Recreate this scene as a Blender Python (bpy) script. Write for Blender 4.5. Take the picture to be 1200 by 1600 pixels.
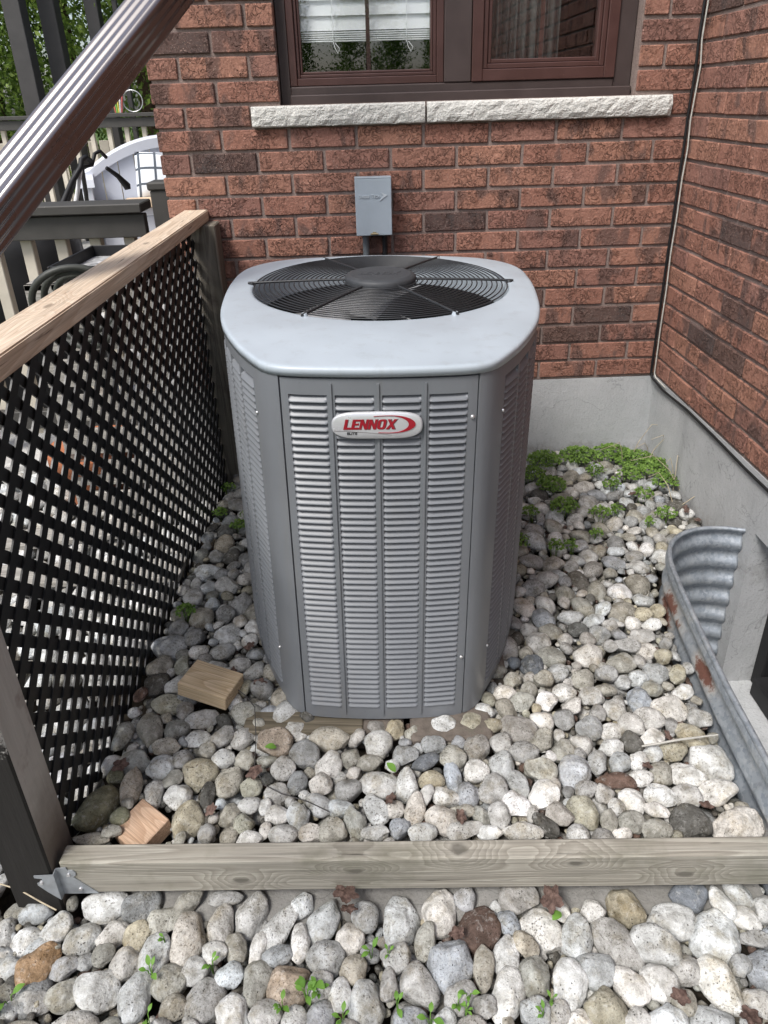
import bpy, bmesh, math, random
import numpy as np
from mathutils import Vector, Matrix, noise
rnd = random.Random(7)
PI = math.pi
for o in list(bpy.data.objects): bpy.data.objects.remove(o)
C = bpy.context.scene.collection
sc = bpy.context.scene

# ------------------------------------------------------------------ camera
H = 1.33
FPX, PITCH, YAW, ROLL, CY = 1069.93, .4326, .0215, -.0293, 648.2
def _basis():
    p, y, r = PITCH, YAW, ROLL
    Rz = np.array([[math.cos(y), math.sin(y), 0], [-math.sin(y), math.cos(y), 0], [0, 0, 1]])
    F = Rz @ np.array([0, math.cos(p), -math.sin(p)]); U = Rz @ np.array([0, math.sin(p), math.cos(p)]); R = Rz @ np.array([1, 0, 0.])
    return R*math.cos(r)+U*math.sin(r), -R*math.sin(r)+U*math.cos(r), F
cR, cU, cF = _basis()
cam = bpy.data.cameras.new('camera'); camo = bpy.data.objects.new('camera', cam); C.objects.link(camo)
M = Matrix([[cR[i], cU[i], -cF[i], 0] for i in range(3)] + [[0, 0, 0, 1]])
M.translation = (0, 0, H); camo.matrix_world = M
cam.sensor_fit = 'AUTO'; cam.sensor_width = 36; cam.lens = FPX/1600*36; cam.shift_y = -(800-CY)/1600
cam.clip_start = .02; cam.clip_end = 500
sc.camera = camo
sc.render.resolution_x = 768; sc.render.resolution_y = 1024

# ------------------------------------------------------------------ sky, sun, exposure
SUN_EL, SUN_AZ = math.radians(56), math.radians(222)     # azimuth clockwise from +y
w = bpy.data.worlds.new("World"); sc.world = w; w.use_nodes = True
nt = w.node_tree; nt.nodes.clear()
sky = nt.nodes.new('ShaderNodeTexSky'); sky.sky_type = 'NISHITA'; sky.sun_disc = False
sky.sun_elevation = SUN_EL; sky.sun_rotation = SUN_AZ
sky.air_density = 1.0; sky.dust_density = 3.0; sky.ozone_density = 1.0
hs = nt.nodes.new('ShaderNodeHueSaturation'); hs.inputs['Saturation'].default_value = .75
bg = nt.nodes.new('ShaderNodeBackground'); bg.inputs['Strength'].default_value = .10
wo = nt.nodes.new('ShaderNodeOutputWorld')
nt.links.new(sky.outputs[0], hs.inputs['Color']); nt.links.new(hs.outputs[0], bg.inputs[0]); nt.links.new(bg.outputs[0], wo.inputs[0])
sl = bpy.data.lights.new('sun', 'SUN'); sl.energy = 1.5; sl.angle = math.radians(16); sl.color = (1, .98, .95)
so = bpy.data.objects.new('sun', sl); C.objects.link(so)
sd = Vector((math.sin(SUN_AZ)*math.cos(SUN_EL), math.cos(SUN_AZ)*math.cos(SUN_EL), math.sin(SUN_EL)))
so.rotation_euler = sd.to_track_quat('Z', 'Y').to_euler(); so.location = (-3, -3, 8)
vs = sc.view_settings; vs.view_transform = 'Standard'; vs.look = 'None'; vs.gamma = 1; vs.use_curve_mapping = False
vs.exposure = 1.10

# ------------------------------------------------------------------ pixel helpers (1200 x 1600 photo)
def ray(px, py): return Vector(cR*(px-600)/FPX + cU*(CY-py)/FPX + cF)
def at_z(px, py, z): d = ray(px, py); return d*((z-H)/d.z) + Vector((0, 0, H))
def at_y(px, py, y): d = ray(px, py); return d*(y/d.y) + Vector((0, 0, H))
def at_x(px, py, x): d = ray(px, py); return d*(x/d.x) + Vector((0, 0, H))

# ------------------------------------------------------------------ object helpers
def tag(o, label=None, cat=None, group=None, kind=None):
    if label: o['label'] = label
    if cat: o['category'] = cat
    if group: o['group'] = group
    if kind: o['kind'] = kind
    return o
def link(o, parent=None):
    C.objects.link(o)
    if parent is not None: o.parent = parent
    return o
def empty(name, loc=(0, 0, 0), rot=(0, 0, 0), label=None, cat=None, group=None):
    o = bpy.data.objects.new(name, None); o.location = loc; o.rotation_euler = rot; o.empty_display_size = .1
    link(o); return tag(o, label, cat, group)
def mobj(name, me, mat=None, parent=None, loc=(0, 0, 0), rot=(0, 0, 0)):
    if mat is not None and not me.materials: me.materials.append(mat)
    o = bpy.data.objects.new(name, me); o.location = loc; o.rotation_euler = rot
    return link(o, parent)
class MB:
    def __init__(s): s.v = []; s.f = []; s.sm = []
    def add(s, v, f, smooth=False):
        n = len(s.v); s.v += [tuple(a) for a in v]; s.f += [tuple(i+n for i in q) for q in f]; s.sm += [smooth]*len(f); return s
    def box(s, x0, x1, y0, y1, z0, z1, bev=0):
        if bev <= 0:
            v = [(x, y, z) for z in (z0, z1) for y in (y0, y1) for x in (x0, x1)]
            return s.add(v, [(0, 2, 3, 1), (4, 5, 7, 6), (0, 1, 5, 4), (2, 6, 7, 3), (0, 4, 6, 2), (1, 3, 7, 5)])
        b = min(bev, (x1-x0)*.45, (y1-y0)*.45, (z1-z0)*.45)
        bm = bmesh.new(); bmesh.ops.create_cube(bm, size=1)
        for q in bm.verts: q.co = ((x0+x1)/2+q.co.x*(x1-x0), (y0+y1)/2+q.co.y*(y1-y0), (z0+z1)/2+q.co.z*(z1-z0))
        bmesh.ops.bevel(bm, geom=bm.edges[:], offset=b, segments=1, affect='EDGES')
        bm.verts.index_update(); s.add([q.co[:] for q in bm.verts], [[q.index for q in f.verts] for f in bm.faces]); bm.free(); return s
    def tube(s, pts, r, n=8, closed=False, cap=True):
        pts = [Vector(p) for p in pts]; m = len(pts); rings = []
        rr = r if isinstance(r, (list, tuple)) else [r]*m
        up = None
        for i, p in enumerate(pts):
            if closed: t = pts[(i+1) % m]-pts[i-1]
            else: t = pts[min(i+1, m-1)]-pts[max(i-1, 0)]
            t.normalize()
            if up is None: up = t.orthogonal().normalized()
            a = (up - t*up.dot(t)).normalized(); up = a; b = t.cross(a)
            rings.append([p+(a*math.cos(2*PI*k/n)+b*math.sin(2*PI*k/n))*rr[i] for k in range(n)])
        v = [q for R in rings for q in R]; f = []
        for i in range(m if closed else m-1):
            j = (i+1) % m
            for k in range(n): f.append((i*n+k, i*n+(k+1) % n, j*n+(k+1) % n, j*n+k))
        s.add(v, f, True)
        if cap and not closed: s.add(rings[0], [tuple(range(n))[::-1]]); s.add(rings[-1], [tuple(range(n))])
        return s
    def ngon_prism(s, poly, z0, z1, fn=lambda x, y, z: (x, y, z)):
        n = len(poly)
        v = [fn(x, y, z0) for x, y in poly]+[fn(x, y, z1) for x, y in poly]
        f = [tuple(range(n))[::-1], tuple(range(n, 2*n))]+[(i, (i+1) % n, n+(i+1) % n, n+i) for i in range(n)]
        return s.add(v, f)
    def mesh(s, name, mat=None):
        me = bpy.data.meshes.new(name); me.from_pydata(s.v, [], s.f); me.validate()
        if any(s.sm) and len(me.polygons) == len(s.sm): me.polygons.foreach_set('use_smooth', s.sm)
        if mat: me.materials.append(mat)
        me.update(); return me
    def obj(s, name, mat=None, parent=None, loc=(0, 0, 0), rot=(0, 0, 0)): return mobj(name, s.mesh(name, mat), None, parent, loc, rot)
def box(name, mat, parent, x0, x1, y0, y1, z0, z1, bev=0, loc=(0, 0, 0), rot=(0, 0, 0)):
    return MB().box(x0, x1, y0, y1, z0, z1, bev).obj(name, mat, parent, loc, rot)
def text_mesh(s, size, mat, depth=.0005, shear=0, bold=0, align='CENTER'):
    cu = bpy.data.curves.new('lettering', 'FONT'); cu.body = s; cu.size = size; cu.extrude = depth; cu.shear = shear; cu.offset = bold
    cu.align_x = align; cu.align_y = 'CENTER'; cu.resolution_u = 3
    o = bpy.data.objects.new('lettering', cu); me = bpy.data.meshes.new_from_object(o)
    bpy.data.objects.remove(o); bpy.data.curves.remove(cu); me.materials.clear(); me.materials.append(mat); return me

# ------------------------------------------------------------------ material helpers
def srgb(r, g, b): return tuple((c/255/12.92 if c/255 <= .04045 else ((c/255+.055)/1.055)**2.4) for c in (r, g, b))
class NM:
    def __init__(s, name, rough=.6, spec=.4, metal=0):
        s.m = bpy.data.materials.new(name); s.m.use_nodes = True; s.nt = s.m.node_tree; s.b = s.nt.nodes['Principled BSDF']
        s.b.inputs['Roughness'].default_value = rough; s.b.inputs['Specular IOR Level'].default_value = spec; s.b.inputs['Metallic'].default_value = metal
    def n(s, t, **k):
        q = s.nt.nodes.new('ShaderNode'+t)
        for a, v in k.items():
            if hasattr(q, a) and a not in ('Scale',): setattr(q, a, v)
        return q
    def put(s, sock, v):
        if hasattr(v, 'is_output') or isinstance(v, bpy.types.NodeSocket): s.nt.links.new(v, sock)
        elif isinstance(v, (tuple, list)) and sock.type == 'RGBA' and len(v) == 3: sock.default_value = (*v, 1)
        else: sock.default_value = v
    def coord(s, kind='Object', scale=(1, 1, 1), rand=0):
        if kind == 'World': o = s.n('NewGeometry').outputs['Position']
        else: o = s.n('TexCoord').outputs[kind]
        mp = s.n('Mapping'); s.put(mp.inputs['Vector'], o); mp.inputs['Scale'].default_value = scale
        if rand:
            oi = s.n('ObjectInfo'); mu = s.n('Math', operation='MULTIPLY'); s.put(mu.inputs[0], oi.outputs['Random']); mu.inputs[1].default_value = rand
            cx = s.n('CombineXYZ')
            for i in range(3): s.put(cx.inputs[i], mu.outputs[0])
            s.put(mp.inputs['Location'], cx.outputs[0])
        return mp.outputs[0]
    def noise(s, vec, scale, detail=4, rough=.55, dist=0):
        q = s.n('TexNoise'); s.put(q.inputs['Vector'], vec); q.inputs['Scale'].default_value = scale; q.inputs['Detail'].default_value = detail
        q.inputs['Roughness'].default_value = rough; q.inputs['Distortion'].default_value = dist; return q.outputs['Fac']
    def vor(s, vec, scale, feature='F1', out='Distance'):
        q = s.n('TexVoronoi', feature=feature); s.put(q.inputs['Vector'], vec); q.inputs['Scale'].default_value = scale; return q.outputs[out]
    def ramp(s, fac, stops, interp='LINEAR'):
        q = s.n('ValToRGB'); s.put(q.inputs[0], fac); cr = q.color_ramp; cr.interpolation = interp
        while len(cr.elements) < len(stops): cr.elements.new(.5)
        for e, (p, c) in zip(cr.elements, stops):
            e.position = p; e.color = (c, c, c, 1) if isinstance(c, (int, float)) else (*c, 1)
        return q.outputs[0]
    def mix(s, fac, a, b, mode='MIX'):
        q = s.n('Mix', data_type='RGBA', blend_type=mode); s.put(q.inputs[0], fac); s.put(q.inputs[6], a); s.put(q.inputs[7], b); return q.outputs[2]
    def math(s, op, a, b=0, clamp=False):
        q = s.n('Math', operation=op, use_clamp=clamp); s.put(q.inputs[0], a); s.put(q.inputs[1], b); return q.outputs[0]
    def rand(s): return s.n('ObjectInfo').outputs['Random']
    def bump(s, h, strength=.5, dist=.005, prev=None):
        q = s.n('Bump'); q.inputs['Strength'].default_value = strength; q.inputs['Distance'].default_value = dist; s.put(q.inputs['Height'], h)
        if prev is not None: s.put(q.inputs['Normal'], prev)
        return q.outputs[0]
    def out(s, col=None, rough=None, nrm=None):
        if col is not None: s.put(s.b.inputs['Base Color'], col)
        if rough is not None: s.put(s.b.inputs['Roughness'], rough)
        if nrm is not None: s.put(s.b.inputs['Normal'], nrm)
        return s.m
def plain(name, col, rough=.6, spec=.4, metal=0, var=.12, scale=30, bump=0, kind='Object', dirt=None):
    n = NM(name, rough, spec, metal); v = n.coord(kind)
    f = n.noise(v, scale, 5, .6)
    c = n.mix(n.ramp(f, [(.3, 0.), (.7, 1.)]), tuple(x*(1-var) for x in col), tuple(min(1, x*(1+var)) for x in col))
    if dirt: c = n.mix(n.ramp(n.noise(v, dirt[0], 6, .7), [(dirt[1], 0.), (dirt[1]+.12, 1.)]), c, dirt[2])
    r = n.ramp(f, [(.3, max(0, rough-.08)), (.7, min(1, rough+.08))])
    return n.out(c, r, n.bump(n.noise(v, scale*6, 4, .6), bump, .003) if bump else None)
def wood(name, a, b, axis='x', rough=.75, crack=.5, stain=None, scale=1., ring=26, knots=()):
    n = NM(name, rough, .25)
    st = {'x': (.06, 1, 1), 'y': (1, .06, 1), 'z': (1, 1, .06)}[axis]
    v = n.coord('Object', tuple(q*scale for q in st), rand=13)
    g = n.noise(n.coord('Object', tuple((q if q == 1 else .018)*scale for q in st), rand=13), 240, 5, .65, .15)
    wv = n.n('TexNoise'); n.put(wv.inputs['Vector'], v); wv.inputs['Scale'].default_value = 7; wv.inputs['Detail'].default_value = 2
    rf = wv.outputs['Fac']; km = None; ob = n.n('TexCoord').outputs['Object']
    for (kx, ky, kz) in knots:
        sb = n.n('VectorMath', operation='SUBTRACT'); n.put(sb.inputs[0], ob); sb.inputs[1].default_value = (kx, ky, kz)
        ml = n.n('VectorMath', operation='MULTIPLY'); n.put(ml.inputs[0], sb.outputs[0]); ml.inputs[1].default_value = {'x': (.45, .6, 1), 'y': (1, .45, .6), 'z': (1, 1, .45)}[axis]
        le = n.n('VectorMath', operation='LENGTH'); n.put(le.inputs[0], ml.outputs[0]); d_ = n.math('ADD', le.outputs['Value'], n.math('MULTIPLY', n.noise(ob, 60, 3, .6), .006))
        rf = n.math('ADD', rf, n.math('MULTIPLY', n.ramp(n.math('MULTIPLY', d_, 20), [(.05, 1.), (1., 0.)], 'EASE'), .18))
        q_ = n.ramp(n.math('MULTIPLY', d_, 50), [(.38, 1.), (.62, 0.)]); km = q_ if km is None else n.math('MAXIMUM', km, q_)
    ringv = n.math('FRACT', n.math('MULTIPLY', rf, ring))
    gr = n.ramp(ringv, [(0, 0.), (.55, .55), (.9, 1.), (1., .1)])
    c = n.mix(gr, a, b); c = n.mix(n.ramp(g, [(.42, 0.), (.66, .62)]), c, tuple(x*.50 for x in a))
    if km is not None: c = n.mix(n.math('MULTIPLY', km, .75), c, tuple(x*.35 for x in a))
    if stain: c = n.mix(n.ramp(n.noise(n.coord('Object', (1, 1, 1), rand=5), 7, 5, .65), [(stain[0], 0.), (stain[0]+.16, stain[2])]), c, stain[1])
    cr = n.ramp(n.noise(v, 90, 3, .5, .2), [(.28, 1.), (.33, 0.)])
    c = n.mix(n.math('MULTIPLY', cr, crack), c, tuple(x*.2 for x in a))
    h = n.math('ADD', n.math('MULTIPLY', gr, .35), n.math('MULTIPLY', g, .8)); h = n.math('SUBTRACT', h, n.math('MULTIPLY', cr, crack*2))
    return n.out(c, None, n.bump(h, .35, .003))

# ------------------------------------------------------------------ materials
def metal_paint(name, col, rough=.42, dirtz=True):
    n = NM(name, rough, .5); v = n.coord('World'); f = n.noise(v, 5, 6, .6); g = n.noise(v, 260, 2, .5)
    c = n.mix(n.ramp(f, [(.35, 0.), (.7, 1.)]), tuple(x*.93 for x in col), tuple(x*1.05 for x in col))
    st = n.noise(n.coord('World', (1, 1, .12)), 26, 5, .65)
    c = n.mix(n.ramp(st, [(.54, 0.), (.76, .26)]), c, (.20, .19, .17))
    c = n.mix(n.ramp(n.noise(v, 55, 6, .75), [(.60, 0.), (.74, .12)]), c, tuple(min(1, x*1.25) for x in col))
    c = n.mix(n.ramp(n.noise(v, 210, 2, .5), [(.72, 0.), (.76, .5)]), c, tuple(x*.6 for x in col))
    return n.out(c, n.ramp(f, [(.3, rough-.07), (.7, rough+.1)]), n.bump(g, .06, .001))
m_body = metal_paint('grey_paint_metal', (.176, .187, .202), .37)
m_cap = metal_paint('cap_skylit_paint', (.40, .45, .49), .36)  # the unit's grey with the bright sky it faces put into the colour
m_black = plain('black_metal', (.012, .012, .013), .5, .4, 0, .2, 40)
m_coil = plain('coil_fins', (.02, .02, .022), .6, .3)
m_grille = plain('grille_wire', (.022, .023, .025), .42, .5)
m_hub = plain('hub_plastic', (.045, .048, .052), .55, .4, 0, .15, 60, .1)
m_fan = plain('fan_blade_metal', (.55, .55, .55), .35, .5, .3, .2, 14)
m_badge = plain('badge_silver', (.62, .63, .65), .32, .5, .35, .04, 20)
m_red = plain('logo_red', (.30, .010, .022), .4, .5, 0, .03, 20)
m_ink = plain('ink_dark', (.03, .03, .03), .5)
m_outline = plain('ink_grey', (.12, .10, .10), .5)
m_screw = plain('screw_zinc', (.62, .62, .62), .3, .5, .7, .1, 60)
m_galv = None
def mk_galv(rust=True):
    n = NM('galvanised_steel'+('_rust' if rust else ''), .42, .5, .55); v = n.coord('World')
    sp = n.vor(v, 120, 'F1', 'Color'); bw = n.n('RGBToBW'); n.put(bw.inputs[0], sp)
    c = n.mix(bw.outputs[0], (.25, .285, .325), (.44, .475, .51))
    c = n.mix(n.ramp(n.noise(v, 14, 6, .7), [(.54, 0.), (.70, .5)]), c, (.60, .61, .60))
    c = n.mix(n.ramp(n.noise(n.coord('World', (1, 1, .25)), 30, 5, .7), [(.56, 0.), (.72, .6)]), c, (.20, .21, .21))
    me = .55; rg = n.ramp(n.noise(v, 20, 4, .6), [(.3, .34), (.7, .62)])
    if rust:
        tot = None
        for (x, y, z, s, r) in RUST:
            sub = n.n('VectorMath', operation='SUBTRACT'); n.put(sub.inputs[0], v); sub.inputs[1].default_value = (x, y, z)
            mu = n.n('VectorMath', operation='MULTIPLY'); n.put(mu.inputs[0], sub.outputs[0]); mu.inputs[1].default_value = (1, s, 1.)
            le = n.n('VectorMath', operation='LENGTH'); n.put(le.inputs[0], mu.outputs[0])
            q = n.math('SUBTRACT', r, n.math('ADD', le.outputs['Value'], n.math('MULTIPLY', n.math('SUBTRACT', n.noise(v, 45, 5, .7), .5), .045)))
            tot = q if tot is None else n.math('MAXIMUM', tot, q)
        edge = n.ramp(n.math('MULTIPLY', n.math('ADD', tot, .02), 25), [(0., 0.), (.5, .55)])
        c = n.mix(edge, c, (.42, .37, .30))
        rm = n.ramp(n.math('MULTIPLY', n.math('ADD', tot, .004), 60), [(0., 0.), (.5, 1.)])
        rc = n.mix(n.noise(v, 160, 4, .7), (.075, .032, .024), (.20, .092, .066)); c = n.mix(rm, c, rc)
        n.put(n.b.inputs['Metallic'], n.math('SUBTRACT', .55, n.math('MULTIPLY', edge, .55)))
        rg = n.mix(rm, rg, (.85, .85, .85))
    return n.out(c, rg, n.bump(n.noise(v, 150, 4, .6), .12, .002))
m_galv = mk_galv.__call__ if False else None

def brick_mat():
    n = NM('clay_brick', .85, .25); v = n.coord('World', (1, 1, 1), rand=37); vs_ = n.coord('World', (1, 1, .4), rand=21)
    rdm = n.rand()
    base = n.ramp(rdm, [(0, (.345, .172, .124)), (.25, (.31, .150, .109)), (.5, (.385, .196, .136)), (.75, (.28, .141, .110)), (.9, (.335, .172, .13)), (1., (.24, .127, .103))])
    f = n.noise(v, 5.5, 3, .55)
    blot = n.noise(vs_, 16, 4, .55, .3)
    off = n.math('MULTIPLY', n.math('SUBTRACT', n.math('FRACT', n.math('MULTIPLY', rdm, 91.7)), .5), .16)
    c = n.mix(n.ramp(n.math('ADD', blot, off), [(.54, 0.), (.63, .72)]), base, (.098, .069, .063))
    dk = n.math('GREATER_THAN', n.math('FRACT', n.math('MULTIPLY', rdm, 47.9)), .925)
    c = n.mix(n.math('MULTIPLY', dk, n.ramp(f, [(.2, .95), (.8, .6)])), c, (.060, .055, .054))
    c = n.mix(n.ramp(n.noise(v, 130, 4, .7), [(.3, .5), (.58, 0.)]), c, (.13, .062, .048))
    c = n.mix(n.ramp(n.noise(v, 240, 2, .5), [(.64, 0.), (.71, .5)]), c, (.58, .41, .33))
    # wandering crease relief
    cr = n.noise(v, 46, 3, .6, .9); band = n.ramp(n.math('ABSOLUTE', n.math('SUBTRACT', cr, .5)), [(0, 1.), (.045, 0.)])
    zone = n.ramp(n.noise(v, 11, 3, .5), [(.42, 0.), (.54, 1.)])
    band = n.math('MULTIPLY', band, zone)
    c = n.mix(n.math('MULTIPLY', band, .55), c, (.075, .038, .03))
    h = n.math('ADD', n.math('MULTIPLY', n.noise(v, 120, 5, .65), .6), n.math('MULTIPLY', n.ramp(cr, [(.47, 0.), (.53, 1.)]), n.math('MULTIPLY', zone, .8)))
    h = n.math('SUBTRACT', h, n.math('MULTIPLY', band, .7))
    return n.out(c, None, n.bump(h, 1., .007))
m_brick = brick_mat()
def mortar_mat():
    n = NM('mortar', .95, .1); v = n.coord('World')
    c = n.mix(n.noise(v, 12, 5, .6), (.235, .180, .158), (.335, .27, .24)); c = n.mix(n.ramp(n.noise(v, 220, 3, .6), [(.35, .6), (.6, 0.)]), c, (.15, .11, .10))
    return n.out(c, None, n.bump(n.noise(v, 260, 4, .7), .7, .003))
m_mortar = mortar_mat()
def concrete_mat(name, a, b, sc_=5, st=.6):
    n = NM(name, .9, .2); v = n.coord('World')
    c = n.mix(n.ramp(n.noise(v, sc_, 6, .62), [(.3, 0.), (.72, 1.)]), a, b)
    c = n.mix(n.ramp(n.noise(n.coord('World', (1, 1, .15)), 9, 5, .65), [(.55, 0.), (.8, st)]), c, tuple(x*.62 for x in a))
    c = n.mix(n.ramp(n.noise(v, 190, 3, .6), [(.30, .35), (.45, 0.)]), c, tuple(x*.45 for x in a))
    sep = n.n('SeparateXYZ'); n.put(sep.inputs[0], v)
    spl = n.ramp(n.math('ADD', n.math('MULTIPLY', n.math('ABSOLUTE', sep.outputs[2]), -5.), n.math('MULTIPLY', n.noise(v, 34, 6, .72), 1.5)), [(.52, 0.), (.98, .45)])
    c = n.mix(spl, c, (.15, .13, .105))
    hair = n.ramp(n.math('ABSOLUTE', n.math('SUBTRACT', n.noise(v, 3.2, 5, .55, .6), .5)), [(0, .45), (.004, 0.)]); c = n.mix(hair, c, tuple(x*.35 for x in a))
    h = n.math('ADD', n.noise(v, 140, 5, .65), n.math('MULTIPLY', n.noise(n.coord('World', (1, 1, .3)), 60, 4, .6), .9))
    return n.out(c, None, n.bump(h, .55, .004))
m_parge = concrete_mat('parged_concrete', (.39, .40, .405), (.50, .51, .515))
m_conc = concrete_mat('curb_concrete', (.17, .165, .15), (.30, .295, .28), 8)
m_patio = concrete_mat('patio_concrete', (.50, .49, .47), (.62, .61, .58), 3)
def sill_mat():
    n = NM('limestone', .9, .2); v = n.coord('World')
    c = n.mix(n.noise(v, 18, 5, .6), (.52, .51, .47), (.70, .69, .655)); c = n.mix(n.ramp(n.noise(v, 60, 5, .7), [(.28, .55), (.42, 0.)]), c, (.33, .32, .29))
    h = n.math('ADD', n.math('MULTIPLY', n.noise(n.coord('World', (1, 1, 1.6)), 34, 4, .6, .5), 1.6), n.noise(v, 120, 4, .6))
    return n.out(c, None, n.bump(h, .8, .008))
m_sill = sill_mat()
m_soil = plain('soil', (.055, .046, .036), .95, .1, 0, .5, 60, .8, 'World')
m_frame = plain('window_frame_brown', (.060, .043, .040), .5, .4, 0, .12, 12, .03)
m_sash = plain('window_sash_redbrown', (.070, .031, .026), .42, .5, 0, .14, 10, .03, dirt=(60, .68, (.20, .13, .11)))
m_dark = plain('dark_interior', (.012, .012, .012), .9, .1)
m_blind = plain('blind_white', (.87, .88, .89), .5, .4, 0, .03, 8)
m_curtain = plain('curtain_sheer', (.12, .125, .12), .8, .2, 0, .3, 30)
def glass_mat():
    n = NM('window_glass'); nt_ = n.nt; nt_.nodes.remove(n.b)
    g = n.n('BsdfGlossy'); g.inputs['Roughness'].default_value = .012; g.inputs['Color'].default_value = (.95, .97, 1, 1)
    t = n.n('BsdfTransparent'); t.inputs['Color'].default_value = (.975, .985, .98, 1)
    fr = n.n('Fresnel'); fr.inputs['IOR'].default_value = 1.55
    nz = n.bump(n.noise(n.coord('World'), 3, 2, .5), .02, .01); n.put(g.inputs['Normal'], nz)
    mx = n.n('MixShader'); n.put(mx.inputs[0], n.math('MULTIPLY', n.math('MULTIPLY', fr.outputs[0], 3., True), n.math('SUBTRACT', 1., n.n('NewGeometry').outputs['Backfacing']))); n.put(mx.inputs[1], t.outputs[0]); n.put(mx.inputs[2], g.outputs[0])
    n.put(nt_.nodes['Material Output'].inputs[0], mx.outputs[0]); return n.m
m_glass = glass_mat()
m_boxgrey = plain('box_painted_grey', (.345, .40, .45), .45, .45, 0, .05, 14, .04, dirt=(40, .70, (.55, .58, .6)))
m_boxlet = plain('box_emboss', (.46, .51, .55), .4, .5)
m_brass = plain('latch_brass', (.30, .25, .15), .4, .5, .7)
m_pvc = plain('conduit_grey', (.11, .125, .135), .5, .4)
m_cablew = plain('cable_white', (.44, .43, .39), .5, .4, 0, .15, 50)
m_cableb = plain('cable_black', (.010, .010, .011), .5, .4)
m_cedar = wood('cedar_rail', (.57, .44, .32), (.70, .58, .45), 'y', .75, .7, (.60, (.40, .22, .14), .30), 1., 26, ((-.01, .35, 1.), (.0, .95, 1.), (-.02, 1.4, .98)))
m_railside = wood('rail_side_redbrown', (.150, .062, .040), (.21, .095, .062), 'y', .7, .25)  # darker red brown for the right and lower faces of the rail
m_timber = wood('weathered_timber', (.27, .25, .21), (.41, .39, .335), 'x', .85, .8, (.50, (.15, .148, .105), .5), 1., 34, ((.55, -.0185, -.035), (.97, -.0185, -.02), (.33, -.0185, -.06), (.75, 0, 0), (1.18, -.0185, -.055)))
m_offcut = wood('fresh_pine', (.52, .39, .24), (.68, .54, .37), 'x', .7, .25, None, 1.3, 30)
m_offcut2 = wood('fresh_pine_rosy', (.50, .33, .22), (.64, .46, .33), 'x', .7, .15, None, 1.3, 34)
m_plank = wood('old_grey_plank', (.10, .085, .06), (.22, .19, .14), 'x', .9, .8)
m_lat = plain('lattice_black', (.010, .010, .0105), .45, .5, 0, .25, 50, .06)
m_oldpost = wood('old_cedar_post', (.14, .125, .10), (.25, .225, .185), 'z', .85, .6, (.55, (.07, .05, .042), .7))
def post_mat():
    n = NM('peeling_black_paint', .75, .3); v = n.coord('Object'); vz = n.coord('Object', (1, 1, .1))
    g = n.noise(vz, 60, 5, .6)
    woodc = n.mix(g, (.36, .35, .325), (.56, .545, .51)); woodc = n.mix(n.ramp(n.noise(v, 9, 4, .6), [(.58, 0.), (.70, .6)]), woodc, (.15, .08, .065))
    paint = n.mix(g, (.012, .011, .010), (.028, .026, .024))
    ge = n.n('NewGeometry'); sep = n.n('SeparateXYZ'); n.put(sep.inputs[0], ge.outputs['Normal'])
    onfront = n.math('LESS_THAN', sep.outputs[1], -.5)
    pos = n.n('SeparateXYZ'); n.put(pos.inputs[0], v)
    lim = n.math('ADD', n.math('MULTIPLY', n.noise(v, 22, 6, .7), .22), .20)
    painted = n.math('MULTIPLY', onfront, n.ramp(n.math('SUBTRACT', n.math('ADD', lim, n.math('MULTIPLY', g, .12)), pos.outputs[2]), [(.0, 0.), (.02, 1.)]))
    patch = n.math('MULTIPLY', onfront, n.ramp(n.noise(n.coord('Object', (1, 1, .5)), 17, 5, .7), [(.42, 1.), (.47, 0.)]))
    low = n.math('MULTIPLY', n.math('SUBTRACT', 1., onfront), n.ramp(n.math('ADD', pos.outputs[2], n.math('MULTIPLY', n.noise(v, 14, 5, .7), .16)), [(.12, .8), (.32, 0.)]))
    c = n.mix(low, woodc, (.085, .062, .045))
    c = n.mix(n.math('MAXIMUM', painted, patch), c, paint)
    return n.out(c, None, n.bump(n.math('ADD', g, n.math('MULTIPLY', painted, .3)), .5, .004))
m_post = post_mat()
m_down_p = dict(col=(.058, .021, .017))
m_down = plain('downspout_brown', (.034, .014, .010), .28, 1., 0, .06, 3)
m_down.node_tree.nodes['Principled BSDF'].inputs['Coat Weight'].default_value = 1.; m_down.node_tree.nodes['Principled BSDF'].inputs['Coat IOR'].default_value = 2.0; m_down.node_tree.nodes['Principled BSDF'].inputs['Coat Roughness'].default_value = .18
m_rail = plain('deck_rail_grey', (.058, .055, .050), .6, .35, 0, .15, 14, .1, dirt=(38, .69, (.42, .40, .36)))
m_balus = plain('baluster_beige', (.56, .51, .42), .6, .3, 0, .12, 10, .05, dirt=(22, .66, (.33, .28, .2)))
m_pergola = plain('pergola_dark', (.055, .052, .050), .6, .35, 0, .15, 9, .06)
m_bench = plain('resin_light_grey', (.62, .64, .69), .5, .4, 0, .03, 6)
m_benchdk = plain('resin_grey', (.40, .40, .39), .6, .3, 0, .05, 6)
def cushion_mat():
    n = NM('checked_cushion', .9, .1); v = n.coord('Object'); s_ = n.n('SeparateXYZ'); n.put(s_.inputs[0], v)
    def line(o): return n.math('LESS_THAN', n.math('ABSOLUTE', n.math('SUBTRACT', n.math('FRACT', n.math('ADD', n.math('DIVIDE', o, .115), 50.2)), .5)), .075)
    g = n.math('MAXIMUM', line(s_.outputs[0]), line(s_.outputs[2]))
    return n.out(n.mix(g, (.72, .76, .80), (.10, .115, .135)))
m_cushion = cushion_mat()
m_board = plain('new_board', (.62, .47, .32), .7, .3, 0, .12, 12)
m_blackpl = plain('black_plastic', (.011, .011, .012), .55, .4, 0, .2, 10)
m_whitepl = plain('white_pole', (.72, .72, .72), .4, .5)
m_hose = plain('hose_olive', (.045, .047, .040), .5, .4)
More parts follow.
